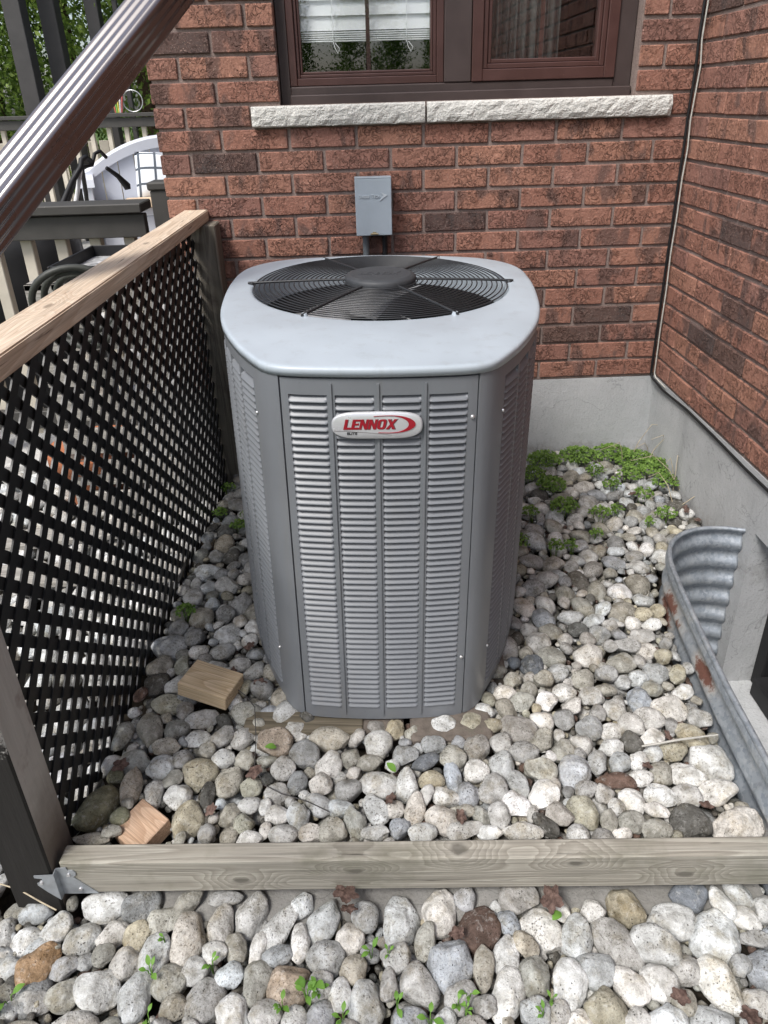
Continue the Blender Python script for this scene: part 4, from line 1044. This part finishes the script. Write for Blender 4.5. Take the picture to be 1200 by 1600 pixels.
PAL = {'W': ((.63, .628, .605), 'pale grey'), 'V': ((.75, .748, .725), 'whitish'), 'S': ((.54, .538, .52), 'speckled grey'), 'G': ((.37, .37, .36), 'grey'), 'T': ((.41, .395, .345), 'tan grey'), 'Y': ((.46, .43, .335), 'yellowish tan'),
       'B': ((.43, .45, .475), 'bluish grey'), 'N': ((.17, .185, .205), 'dark slate blue'), 'D': ((.125, .12, .108), 'dark grey'), 'R': ((.15, .10, .08), 'dark reddish brown'), 'O': ((.42, .28, .165), 'rusty orange'), 'P': ((.45, .365, .285), 'peach tan'), 'M': ((.25, .245, .16), 'mossy')}
# (zoom window x0, y0, zoom factor): px = x0 + zx / k ; entries "zx zy major minor angle colour"
TAB = []
def tab(x0, y0, k, s):
    for e in s.split(';'):
        e = e.split()
        if len(e) == 6: TAB.append((x0+float(e[0])/k, y0+float(e[1])/k, float(e[2])/k, float(e[3])/k, float(e[4]), e[5]))
tab(0, 1350, 2, "325 150 150 90 5 V;105 165 105 60 10 S;52 152 70 50 20 T;185 205 100 75 50 V;240 242 120 90 35 W;85 245 110 80 20 V;20 222 110 70 85 S;108 325 140 108 55 O;190 325 100 60 30 B;340 238 110 75 35 V;452 145 130 100 20 G;500 182 120 80 20 T;575 118 110 60 55 T;705 100 110 50 5 G;425 240 90 80 60 Y;582 230 150 105 80 W;683 190 125 80 85 S;775 168 140 100 75 S;862 235 150 80 60 W;945 128 85 65 40 V;1000 175 140 90 70 W;935 235 105 60 85 V;1082 235 95 88 0 W;382 295 95 92 0 W;495 285 130 95 75 S;532 365 110 95 20 T;300 365 150 112 -20 W;195 380 110 80 20 T;110 425 120 65 -20 S;260 450 180 130 0 V;422 405 145 100 80 S;738 285 90 68 -80 T;625 310 90 75 10 S;790 262 100 50 80 V;665 280 80 60 -10 W;710 345 90 70 -10 W;652 415 135 130 0 S;790 368 125 95 70 T;895 365 145 125 40 P;880 295 100 55 20 G;1010 300 125 95 -20 S;735 455 130 95 -65 V;545 440 90 75 0 T;520 480 85 60 0 G;1000 465 95 90 0 B;920 460 85 80 0 W;825 465 110 90 0 W;1055 402 92 74 80 V;1108 340 90 80 0 T;1155 400 130 112 80 W;1000 358 90 82 0 S;30 455 75 60 45 V;80 488 110 50 0 T;20 385 80 70 0 T;15 305 60 45 0 V;40 322 70 60 0 W;270 302 60 48 0 G;320 300 70 60 0 T")
tab(600, 1350, 2, "175 145 140 108 80 V;255 115 70 65 0 B;70 215 155 115 85 V;160 255 110 70 80 T;305 212 150 125 20 R;225 308 150 138 60 B;385 175 85 62 -70 B;420 112 130 88 0 G;550 175 85 60 -60 V;490 215 150 108 -50 W;400 280 120 88 85 V;440 250 90 60 -60 T;322 325 125 65 85 T;612 225 130 95 80 W;755 140 130 100 -50 Y;722 230 180 120 -65 S;675 165 80 60 0 W;845 265 160 105 -35 W;895 210 155 100 -10 V;970 120 120 85 10 N;1065 125 100 60 -70 W;1110 105 100 72 -60 W;1185 130 90 70 60 S;1135 170 90 66 -50 V;1035 225 170 138 40 V;1165 320 140 108 -60 B;1058 360 175 112 -65 V;960 330 90 80 0 S;848 350 120 98 -40 V;768 372 130 88 -50 V;660 320 130 98 -30 S;570 375 150 108 75 V;478 345 115 105 75 T;380 395 160 98 75 W;470 440 100 85 0 S;690 435 140 122 -20 Y;250 390 110 80 20 G;320 430 80 60 0 G;875 460 140 110 -20 V;940 440 80 70 0 T;1015 465 140 108 20 W;1160 410 100 70 -50 W;85 380 140 108 -70 S;40 310 100 80 0 W;10 365 90 60 80 G;85 470 110 70 0 B;190 480 80 60 0 V;280 470 100 60 0 G;540 470 80 78 0 S;620 465 100 80 0 W;780 470 90 60 0 W;1160 232 90 45 -5 G;1100 300 70 60 0 G")
tab(780, 950, 2.857, "200 820 150 115 25 V;330 710 155 142 45 B;392 905 165 122 -65 Y;510 752 180 72 -15 R;590 595 105 88 -70 D;830 740 180 100 -20 W;700 820 150 100 -20 V;835 835 130 98 -10 S;760 440 165 122 -15 W;625 405 120 108 80 B;820 370 95 70 0 V;897 490 105 90 -30 W;595 515 120 88 -40 S;675 570 120 85 30 W;945 690 200 165 -50 W;985 830 190 108 15 V;1055 940 230 150 15 V;855 930 180 148 -30 D;702 968 140 95 -10 T;585 955 120 95 -20 T;600 855 120 108 -70 W;480 945 110 78 80 T;205 950 140 70 -55 D;80 805 130 95 -80 W;30 888 130 108 -40 V;120 985 190 75 -5 W;268 920 130 90 -30 S;180 715 150 100 -15 T;275 640 110 100 0 T;215 598 120 90 50 T;110 630 140 90 0 G;95 545 170 118 -30 G;195 492 110 80 -50 W;290 492 92 90 0 G;105 412 120 80 10 T;215 410 100 85 20 V;292 368 110 80 -10 W;412 390 115 80 -10 W;400 532 120 100 0 G;520 450 98 94 0 S;440 462 76 74 0 G;505 622 115 75 0 V;515 552 120 80 0 S;372 595 100 88 -60 W;658 760 110 68 0 V;480 815 90 80 0 S;515 866 76 74 0 W;702 892 120 60 -30 V;545 990 90 55 0 V;780 642 130 80 0 Y;675 650 100 75 0 W;630 702 90 80 0 W;722 732 110 100 0 T;450 690 100 90 60 S;538 698 100 90 0 S;395 800 110 70 10 G;130 912 75 55 80 W;140 245 110 95 0 N;230 205 130 90 -30 T;395 205 130 110 -20 W;480 290 100 70 0 G;555 245 140 90 10 T;620 300 100 70 0 W;690 285 120 100 0 S;715 205 80 66 0 Y;645 185 90 75 0 W;745 155 60 55 0 G;800 290 90 70 70 Y;840 265 70 50 0 W;370 310 110 90 0 T;255 285 100 80 0 G;205 310 90 70 20 T;70 240 60 56 0 N;60 318 80 70 0 T;135 92 85 60 0 G;180 150 110 90 0 S;240 105 110 70 -20 T;350 92 90 60 -10 D;285 130 70 60 0 G;560 20 130 100 10 T;640 130 110 80 0 S;590 170 120 60 -10 G;595 60 60 70 80 V;490 72 70 55 0 G;680 70 90 60 0 W;430 50 100 60 20 W;320 40 120 60 0 S;640 20 90 60 0 Y;510 165 70 55 0 G")
tab(400, 1100, 3, "185 120 115 90 -55 W;90 180 170 130 -10 P;225 235 150 122 -20 G;340 160 200 108 0 T;575 182 135 128 0 W;645 112 100 90 0 Y;345 270 132 128 0 W;135 285 120 108 0 S;440 245 100 80 60 T;540 280 130 68 5 T;455 325 70 60 0 G;195 365 110 90 80 G;300 390 115 100 0 W;95 425 130 100 0 W;425 410 130 108 0 W;575 368 200 118 -10 V;715 372 150 118 80 W;825 355 130 85 -10 Y;715 240 125 88 0 G;790 262 145 68 30 N;825 200 120 80 -20 G;930 325 150 80 -85 B;972 412 130 118 -80 B;930 258 130 108 0 T;1045 312 125 108 0 W;1030 205 125 115 0 S;1150 182 110 100 0 S;880 95 120 84 0 V;1003 90 125 108 0 Y;1065 32 120 80 0 W;950 195 75 60 0 B;1150 282 130 118 80 S;742 490 165 92 80 W;850 520 160 118 -40 S;890 455 140 90 -35 W;1095 400 150 128 40 G;1158 482 120 108 80 S;555 505 150 108 -60 W;472 535 150 100 -75 T;645 490 90 75 0 V;675 575 105 90 -10 B;555 597 140 66 0 W;805 577 140 90 0 W;975 577 180 80 10 W;1095 586 130 60 0 V;1092 515 110 70 -70 T;375 572 140 108 0 T;265 600 120 80 0 S;125 592 150 95 0 W;20 600 80 60 80 V;215 510 125 108 -80 W;105 512 130 80 0 W;390 482 130 80 -20 W;285 470 160 90 -40 G;20 480 80 60 80 W;60 252 100 50 0 T;800 410 100 60 70 W;640 285 70 60 0 V;1000 500 90 60 -20 T")
tab(0, 850, 2.667, "950 370 120 90 20 V;860 115 130 70 10 W;905 45 70 55 0 G;835 45 75 65 80 T;1015 145 70 55 0 W;955 165 110 70 -20 S;1005 240 110 85 80 G;805 215 82 80 0 S;885 250 65 60 0 V;940 290 80 75 0 G;840 300 100 90 0 T;745 345 85 80 0 G;805 385 80 75 0 G;700 430 150 98 0 S;670 492 110 90 0 T;825 445 85 60 0 W;760 500 80 60 80 Y;640 592 110 98 -10 D;735 580 100 80 0 W;700 662 135 85 -10 Y;610 775 155 105 -80 T;538 790 120 75 75 T;720 775 110 95 0 T;770 690 72 70 0 G;840 735 145 80 10 S;830 797 120 64 10 W;935 800 120 70 50 S;1000 800 120 80 45 W;690 850 120 70 0 T;675 915 120 95 10 W;865 855 72 64 0 T;840 945 150 115 -10 Y;925 890 100 75 0 W;1022 895 90 80 0 T;948 990 130 108 70 T;1045 1005 95 85 0 Y;545 1010 160 90 85 T;620 1030 120 85 80 W;715 965 90 64 30 T;740 1045 120 100 0 W;650 1130 130 90 0 G;790 1140 150 130 80 Y;862 1050 120 60 85 D;500 1130 80 74 0 M;412 1082 200 140 70 M;575 1100 60 55 0 T;1020 1165 90 75 0 Y;1070 1090 100 64 10 W;1060 1200 110 64 0 W;920 1080 50 40 0 W;972 1132 100 90 0 T;465 1195 80 50 0 T;380 1225 150 50 0 T;560 905 130 100 0 T;490 970 70 60 0 M;600 610 60 60 0 R;1030 60 80 70 0 G;970 50 80 60 60 D;1040 400 70 60 0 W;1000 500 90 60 0 S;900 510 90 60 0 W;560 700 60 45 0 W")
ST = []          # x, y, z, a, b, c, axes, colour key, z-level tag
def in_unit(x, y, m=0):
    th = math.radians(2); dx, dy = x-.004, y-1.172; u = dx*math.cos(th)-dy*math.sin(th); v = dx*math.sin(th)+dy*math.cos(th)
    if v < -.0-m or v > .99+m: return False
    return abs(u) < float(np.interp(v, Va, Ua))+m-.02 if v <= .98 and v >= 0 else abs(u) < .2
WPa = np.array(WP)
def in_well(x, y):
    c = False; P = WP; j = len(P)-1
    for i in range(len(P)):
        if (P[i][1] > y) != (P[j][1] > y) and x < (P[j][0]-P[i][0])*(y-P[i][1])/(P[j][1]-P[i][1])+P[i][0]: c = not c
        j = i
    return c
def well_x(y): 
    if y > 1.72 or y < .39: return 9.
    i = np.argmin(np.abs(WPa[:, 1]-y)+np.where(WPa[:, 0] < .97, 0, .2)); return WPa[i, 0]
def level(x, y): return (-.055 if x < -.62 else -.078) if y < .855 or (x < -.65 and y < 1.3) else 0.004
for px, py, ma, mi, ang, ck in TAB:
    lv = -.078 if py > 1380 else .004
    g = at_z(px, py, lv-.012); dist = (g-Vector((0, 0, H))).dot(Vector(cF)); mpp = dist/FPX
    ra, rb = ma*mpp/2*1.0, mi*mpp/2*1.02
    view = (g-Vector((0, 0, H))).normalized(); nrm = (Vector((0, 0, 1))*.62-view*.38).normalized()
    e = Vector(cR)*math.cos(math.radians(ang))+Vector(cU)*math.sin(math.radians(ang))
    ea = (e-nrm*e.dot(nrm)).normalized(); eb = nrm.cross(ea)
    # undo foreshortening of each axis
    fa_ = max(.55, (ea-view*ea.dot(view)).length); fb_ = max(.55, (eb-view*eb.dot(view)).length)
    ra, rb = ra/fa_**.7, rb/fb_**.7; rc = min(ra, rb)*rnd.uniform(.62, .80)
    zc = lv-rc*.62+rnd.uniform(-.004, .004)
    g = at_z(px, py, zc+rc*.35); g.z = zc
    ry = math.sqrt((ra*ea.y)**2+(rb*eb.y)**2+(rc*nrm.y)**2); tyb = .8615+math.tan(TA)*(g.x+.6125)+.0195
    if lv > -.05 and g.y-ry < tyb and g.x > -.62: g.y = tyb+ry
    if lv < -.05 and g.y+ry > .765 and g.x > -.6: g.z -= .004
    if math.hypot(g.x+.503, g.y-.936) < .045 or math.hypot(g.x+.415, g.y-1.26) < .03: continue
    ST.append([g, ra, rb, rc, ea, eb, nrm, ck, 1])
for it in range(25):         # push overlapping neighbours apart a little
    for i in range(len(ST)):
        gi = ST[i][0]; ri = (ST[i][1]+ST[i][2])/2
        for j in range(i):
            gj = ST[j][0]; dx, dy = gi.x-gj.x, gi.y-gj.y; rr = (ri+(ST[j][1]+ST[j][2])/2)*.91; d2 = dx*dx+dy*dy
            if 1e-9 < d2 < rr*rr and abs(gi.z-gj.z) < .05:
                d = math.sqrt(d2); k = (rr-d)*.10/d; gi.x += dx*k; gi.y += dy*k; gj.x -= dx*k; gj.y -= dy*k
NT = len(ST)
# fill: remaining surface stones and the layer underneath
cell = .08; grid = {}
def gadd(x, y, r, lay): grid.setdefault((int(x//cell), int(y//cell), lay), []).append((x, y, r))
def gfree(x, y, r, lay, k=.86):
    for i in (-1, 0, 1):
        for j in (-1, 0, 1):
            for (a, b, s) in grid.get((int(x//cell)+i, int(y//cell)+j, lay), ()):
                if (x-a)**2+(y-b)**2 < ((r+s)*k)**2: return False
    return True
for s in ST: gadd(s[0].x, s[0].y, (s[1]+s[2])/2*.92, 0)
KEYS = 'WWWVSSSGGGTTTTYBDG'
def ok(x, y, r):
    if in_unit(x, y, r*.75): return False
    if -.735-r < x < -.632+r*.7 and .826-r < y < .93+r: return False
    if x > .65 and any(in_well(x+(r+.008)*math.cos(q), y+(r+.008)*math.sin(q)) for q in (0, .8, 1.57, 2.4, -.8, -1.57)): return False
    if x > XR-r or (x > XL and y > D-r): return False
    ty = .8615+math.tan(TA)*(x+.6125)
    if -.62 < x < .72 and ty-.019-r < y < ty+.019+r: return False
    if (x+.500)**2+(y-.94)**2 < (.05+r)**2 or (x+.415)**2+(y-1.26)**2 < (.045+r*.5)**2: return False
    if abs(x-(-.648+.05*(y-.88))) < r+.006 and y > .87: return False
    return True
def fill(x0, x1, y0, y1, rmin, rmax, tries, lay, dz, keys=KEYS, light=1., flat=.72, res=3):
    for _ in range(tries):
        x, y = rnd.uniform(x0, x1), rnd.uniform(y0, y1); r = rmin+(rmax-rmin)*rnd.random()**1.6
        if not ok(x, y, r) or not gfree(x, y, r, lay): continue
        gadd(x, y, r, lay)
        n_ = Vector((rnd.gauss(0, .28), rnd.gauss(0, .28), 1)).normalized(); t = rnd.uniform(0, 2*PI); e = Vector((math.cos(t), math.sin(t), 0)); ea = (e-n_*e.dot(n_)).normalized(); eb = n_.cross(ea)
        el = rnd.uniform(1.0, 1.32); ra, rb = r*el**.8*1.05, r/el**.5*1.05; rc = min(ra, rb)*rnd.uniform(.6, .85)
        z = level(x, y)+dz-rc*.62+rnd.uniform(-.006, .004)
        ST.append([Vector((x, y, z)), ra, rb, rc, ea, eb, n_, rnd.choice(keys), 0 if lay else 1, ])
        ST[-1].append(res)
fill(-.60, .82, .86, 2.44, .030, .040, 2500, 0, 0); fill(-.60, 1.11, .86, 2.44, .019, .032, 14000, 0, 0); fill(-.60, 1.11, .86, 2.44, .012, .018, 9000, 0, -.008)
fill(-1.3, 1.4, .15, .85, .022, .046, 7000, 0, 0, 'WWVVVSSSGTTYB'); fill(-1.3, 1.4, .15, .85, .013, .02, 3000, 0, -.012)
fill(-2.3, -.60, .2, 2.5, .03, .055, 6000, 0, 0, 'VVVWWS', res=2); fill(-2.3, -.60, .2, 2.5, .02, .03, 5000, 0, -.01, 'VVWWST', res=2); fill(-1.1, -.60, .6, 1.2, .018, .034, 5000, 0, 0., 'VVWWST'); fill(-2.3, -.60, .2, 2.5, .03, .04, 5000, 1, -.03, 'VWSGT', res=2)
fill(-.60, 1.11, .86, 2.44, .024, .036, 7000, 1, -.036, 'GGTTSWD'); fill(-1.3, 1.4, .15, .85, .026, .042, 5000, 1, -.046, 'GGTTSW')
fill(-.60, 1.11, .86, 2.44, .0055, .011, 9000, 2, -.020, 'GTTSWDYR', res=2); fill(-1.0, .9, .5, .85, .006, .012, 5000, 2, -.028, 'GTTSWDYR', res=2)
# the stones that show largest become objects of their own
def inview(s):
    p = s[0]-Vector((0, 0, H)); d = p.dot(Vector(cF))
    if d <= 0: return 0
    x, y = 600+FPX*p.dot(Vector(cR))/d, CY-FPX*p.dot(Vector(cU))/d
    if not (-15 < x < 1215 and 600 < y < 1615) or s[8] == 0: return 0
    if s[0].x < -.6 and s[0].y > .9: return 0
    return (s[1]*s[2])**.5*FPX/d
score = [inview(s) for s in ST]
order = sorted(range(len(ST)), key=lambda i: -(score[i]+(1000 if i < NT and score[i] > 0 else 0)))
single = set(order[:300])
def jit(c): 
    k = math.exp(rnd.gauss(0, .13)); t = rnd.gauss(-.012, .025); return tuple(max(.02, min(.85, v*k*(1+s*t))) for v, s in zip(c, (1, 0, -1)))
for s in ST: s.append(jit(PAL[s[7]][0]))
uniq = {'O': 'rusty orange river stone in the loose stones before the timber', 'P': None}
bigV, bigF, bigC = [], [], []; nv = 0
for i, s in enumerate(ST):
    g, ra, rb, rc, ea, eb, nn = s[:7]; ck = s[7]; col = s[-1]
    if i in single:
        o = bpy.data.objects.new('river_stone', protoH[rnd.randrange(len(protoH))]); C.objects.link(o)
        Mx = Matrix(((ea.x, eb.x, nn.x, 0), (ea.y, eb.y, nn.y, 0), (ea.z, eb.z, nn.z, 0), (0, 0, 0, 1)))
        q3 = rnd.choice(((1, 1), (-1, -1)))
        R3 = Mx @ Matrix.Diagonal((ra*q3[0], rb*q3[1], rc, 1)); R3.translation = g; o.matrix_world = R3
        o.color = (*col, 1)
        size = (ra*rb)**.5; sz = 'large ' if size > .045 else ('small ' if size < .026 else '')
        el = max(ra, rb)/min(ra, rb); shp = 'long' if el > 1.45 else ('oval' if el > 1.15 else 'round')
        if g.y < .82: where = 'among the loose stones in front of the edging timber'
        elif g.x < -.16 and g.y < 1.25: where = 'behind the timber between lattice and unit front'
        elif g.x < -.16: where = 'beside the lattice along the unit left side'
        elif g.y < 1.20 and g.x < .26: where = 'between the edging timber and the unit front'
        elif g.x > .5 and g.y < 1.75: where = 'in the bed next to the window well'
        else: where = 'in the bed right of the unit'
        tag(o, '%s%s %s river stone %s' % (sz, PAL[ck][1], shp, where), 'stone', 'river stones of the bed')
    else:
        hi = score[i] > 0; A, F = (protoL[rnd.randrange(10)] if hi else protoS[rnd.randrange(6)])
        B = np.array([ea[:], eb[:], nn[:]]); P = (A*np.array([ra, rb, rc])) @ B+np.array(g[:])
        bigV.append(P); bigF.append(F+nv); bigC.append(np.tile(np.array([*col, 1.]), (len(P), 1))); nv += len(P)
V = np.concatenate(bigV); F = np.concatenate(bigF); Cc = np.concatenate(bigC)
me = bpy.data.meshes.new('river_stones'); me.vertices.add(len(V)); me.vertices.foreach_set('co', V.ravel()); me.loops.add(F.size); me.loops.foreach_set('vertex_index', F.ravel())
me.polygons.add(len(F)); me.polygons.foreach_set('loop_start', np.arange(0, F.size, 3)); me.polygons.foreach_set('loop_total', np.full(len(F), 3)); me.polygons.foreach_set('use_smooth', np.ones(len(F), bool))
ca_ = me.color_attributes.new('Col', 'FLOAT_COLOR', 'POINT'); ca_.data.foreach_set('color', Cc.ravel()); me.materials.append(m_stones); me.update(); me.validate()
tag(mobj('river_stones', me), 'small river stones filling the bed between the larger ones', 'stones', None, 'stuff')

# ------------------------------------------------------------------ weeds, sprouts, stems, fallen leaves
def weed(px, py, R, N, h, lab, lsz=.0052, mat=m_weed):
    g = at_z(px, py, .012); mb = MB(); q = rnd
    for _ in range(int(N*1.5)):
        a = q.uniform(0, 2*PI); r = R*math.sqrt(q.random()); x, y = r*math.cos(a)*1.25, r*math.sin(a); hh = h*(1-.6*(r/R)**2)*q.uniform(.35, 1.)
        nrm = Vector((q.gauss(0, .45)+x/R*.5, q.gauss(0, .45)-.25, 1)).normalized(); t = nrm.orthogonal().normalized(); b = nrm.cross(t); rot = q.uniform(0, 6); s = lsz*q.uniform(.6, 1.35)
        P = Vector((x, y, hh)); pts = []
        for k, rr in enumerate((1., .8, .95, .8, .95, .8)): an = rot+k*PI/3; pts.append(P+(t*math.cos(an)+b*math.sin(an))*s*rr-nrm*s*.15*(k % 2))
        mb.add([P+nrm*s*.12]+pts, [(0, k+1, (k+1) % 6+1) for k in range(6)])
    for _ in range(max(4, N//14)):
        a = q.uniform(0, 2*PI); r = R*.8*math.sqrt(q.random()); x, y = r*math.cos(a)*1.25, r*math.sin(a); mb.tube([(x*.7, y*.7, -.03), (x*.9, y*.9, h*.3), (x, y, h*.7)], .0011, 4)
    return tag(mb.obj('weed', mat, None, g), lab, 'weed', 'weeds in the stone bed')
for px, py, R, N in ((850, 722, .055, 300), (903, 715, .06, 320), (862, 762, .045, 190), (882, 795, .040, 150), (832, 745, .04, 150), (955, 712, .065, 340), (992, 722, .065, 360), (1028, 735, .06, 320), (1040, 757, .04, 120), (930, 740, .03, 60), (985, 745, .04, 110)):
    weed(px, py, R, N, .048, 'bushy green weed clump growing along the concrete base')
for px, py, R, N in ((955, 760, .028, 55), (1005, 775, .030, 60), (1040, 806, .030, 60), (937, 805, .030, 55), (962, 800, .022, 40), (828, 803, .025, 45), (868, 858, .022, 36), (890, 855, .018, 22), (930, 838, .02, 24), (812, 850, .03, 40), (1015, 820, .015, 16)):
    weed(px, py, R, N, .04, 'small green weed tuft growing between stones right of the unit')
for px, py in ((357, 763), (388, 805), (345, 803), (290, 957), (372, 822)): weed(px, py, .024, 40, .025, 'low green weed tuft growing between lattice and unit')
for k in range(16):
    px, py = (rnd.uniform(915, 1065), rnd.uniform(700, 735)) if k < 11 else (rnd.uniform(1050, 1075), rnd.uniform(755, 800))
    g = at_z(px, py, 0.); d = Vector((rnd.gauss(0, .06), rnd.gauss(-.01, .03), rnd.uniform(.07, .15))); 
    m2 = MB(); m2.tube([(0, 0, -.02), d*.5+Vector((0, 0, .015)), d, d+Vector((d.x*.8, -.01, -.012))], [.0017, .0015, .0012, .0008], 5)
    tag(m2.obj('dry_stem', m_dry, None, g), 'dry straw coloured stem standing among the weeds', 'stem', 'dry stems')
def leaf_blade(mb, base, tip, wd, cup=.15):
    base, tip = Vector(base), Vector(tip); ax = tip-base; L = ax.length; side = ax.cross(Vector((0, 0, 1)))
    side = (side.normalized() if side.length > 1e-6 else Vector((1, 0, 0))); up = side.cross(ax).normalized(); P = []; n = 6
    for i in range(n+1):
        t = i/n; w_ = wd*math.sin(PI*min(1, t*.97+.02))**.8*(1-.25*t); c0 = base+ax*t+up*(.12*L*math.sin(PI*t))
        P += [c0-side*w_+up*w_*cup, c0, c0+side*w_+up*w_*cup]
    f = []
    for i in range(n):
        b = i*3; f += [(b, b+1, b+4, b+3), (b+1, b+2, b+5, b+4)]
    mb.add(P, f, True)
for px, py, s, nl in ((235, 1517, 1.3, 4), (330, 1505, .9, 4), (487, 1530, 1.7, 3), (478, 1552, 1.2, 6), (498, 1545, 1.2, 6), (580, 1487, 1.0, 4), (440, 1570, 1.0, 5), (258, 1468, .6, 3), (230, 1590, .9, 2), (12, 1560, 1.5, 3), (732, 1553, 1.0, 3), (620, 1570, 1.1, 3), (715, 1568, .9, 5), (728, 1580, .8, 4), (862, 1562, .7, 3), (850, 1585, .8, 3), (672, 1592, 1.2, 3), (607, 1490, .7, 3), (535, 1590, 1.0, 5)):
    g = at_z(px, py, -.07); mb = MB()
    for k in range(nl):
        a = rnd.uniform(0, 2*PI); L = .0135*s*rnd.uniform(.6, 1.15); st = Vector((.006*s*math.cos(a), .006*s*math.sin(a), .008*rnd.random())); leaf_blade(mb, st, st+Vector((math.cos(a)*L, math.sin(a)*L, L*rnd.uniform(.1, .7))), L*.34)
        mb.tube([(0, 0, -.035), st*.6, st], .0009, 4)
    tag(mb.obj('sprout', m_sprout, None, g), 'bright green seedling sprouting between the stones in front of the timber', 'seedling', 'seedlings in front of the timber')
for px, py, lv in ((432, 1168, .012), (618, 1206, .012), (876, 1425, -.06), (880, 850, .01)):
    g = at_z(px, py, lv+.004); mb = MB(); a = rnd.uniform(0, 6); leaf_blade(mb, (0, 0, 0), (.026*math.cos(a), .026*math.sin(a), .006), .009); o = mb.obj('green_leaf', m_sprout, None, g)
    tag(o, {432: 'single green leaf on stones left of the paving brick', 618: 'single green leaf on stones before the unit middle', 876: 'green leaf on a stone under the edging timber', 880: 'broad green leaf lying on stones right of the unit'}[px], 'leaf')
def dead_leaf(seed):
    q = random.Random(seed); n = 40; R = 6; vv = [(0, 0, 0)]; ff = []; lob = [q.uniform(.75, 1.1) for _ in range(5)]; ax = q.uniform(0, PI)
    for l in range(1, R+1):
        t = l/R
        for k in range(n):
            a = 2*PI*k/n; w5 = (a/(2*PI)*5) % 5; i5 = int(w5); f5 = w5-i5; point = abs(2*f5-1)
            r = (.62+.38*(1-point)**.8*lob[i5])*(1+.06*math.sin(a*17+seed)); r = r*t
            x, y = r*math.cos(a), r*math.sin(a)*.85; P = Vector((x*2.2, y*2.2, seed*2.3))
            z = .16*noise.noise(P)+.07*noise.noise(P*2.7)+.10*math.sin(3*(x*math.cos(ax)+y*math.sin(ax))+seed)+.28*t**3*max(0, math.cos(a-ax))-.05*t
            vv.append((x, y, z))
    for k in range(n): ff.append((0, 1+k, 1+(k+1) % n))
    for l in range(R-1):
        for k in range(n): k2 = (k+1) % n; ff.append((1+l*n+k, 1+(l+1)*n+k, 1+(l+1)*n+k2, 1+l*n+k2))
    return MB().add(vv, ff, True).mesh('fallen_leaf', m_dead)
dl = [dead_leaf(s) for s in (1, 4, 9, 13)]
for k, (px, py, lv, s) in enumerate(((390, 1010, .01, .030), (406, 1066, .012, .026), (362, 1049, .012, .026), (398, 1206, .01, .028), (188, 1196, .01, .028), (222, 1085, .0, .02), (862, 1404, -.05, .040), (540, 1396, -.05, .036), (545, 1420, -.06, .024), (714, 1458, -.062, .022), (1063, 1557, -.06, .024), (1172, 1588, -.055, .030), (1044, 1150, .012, .020), (1104, 1258, .01, .022), (1011, 1196, .01, .018), (988, 771, .02, .026), (1072, 796, .02, .028), (1090, 812, .02, .018), (720, 1275, .012, .022), (610, 1248, .012, .022), (330, 1265, .012, .020), (300, 1195, .006, .02))):
    g = at_z(px, py, lv+.006); o = mobj('fallen_leaf', dl[k % 4], None, None, g, (rnd.gauss(0, .22), rnd.gauss(0, .22), rnd.uniform(0, 6))); s *= .78; o.scale = (s, s*.85, s*1.0)
    lab = 'curled reddish brown dead leaf caught under the edging timber' if lv < -.03 and py < 1430 else ('crumpled brown dead leaf among the loose front stones' if lv < -.03 else ('reddish dead leaf near the weeds by the concrete base' if py < 900 else ('dark red dead leaf on stones near the wood block' if px < 420 else 'dark red dead leaf lying between stones of the bed')))
    tag(o, lab, 'leaf', 'dead leaves on the stones')
a, b = at_z(1003, 1166, .018), at_z(1122, 1148, .026); tag(MB().tube([(0, 0, 0), (b-a)*.5+Vector((0, 0, .003)), b-a], [.0022, .0026, .0016], 7).obj('stick', m_cablew, None, a), 'thin pale straight stick lying on the stones by the window well', 'stick')
a = at_z(395, 1085, .03); P = [at_z(x, y, z)-a for x, y, z in ((372, 1078, .035), (385, 1088, .035), (398, 1105, .02), (400, 1150, .018), (398, 1195, .015), (412, 1226, .014), (440, 1240, .014), (480, 1252, .012), (514, 1268, .012))]
tag(MB().tube(P, .0012, 5).obj('twig', m_pergola, None, a), 'thin dark wiry twig bending from the wood block across stones', 'twig')
a = at_z(0, 1381, -.03); P = [at_z(x, y, -.035)-a for x, y in ((0, 1381), (30, 1390), (65, 1410), (88, 1422))]; tag(MB().tube(P, .0014, 5).obj('grass_blade', m_dry, None, a), 'long dry grass blade at the foot of the black post', 'grass')
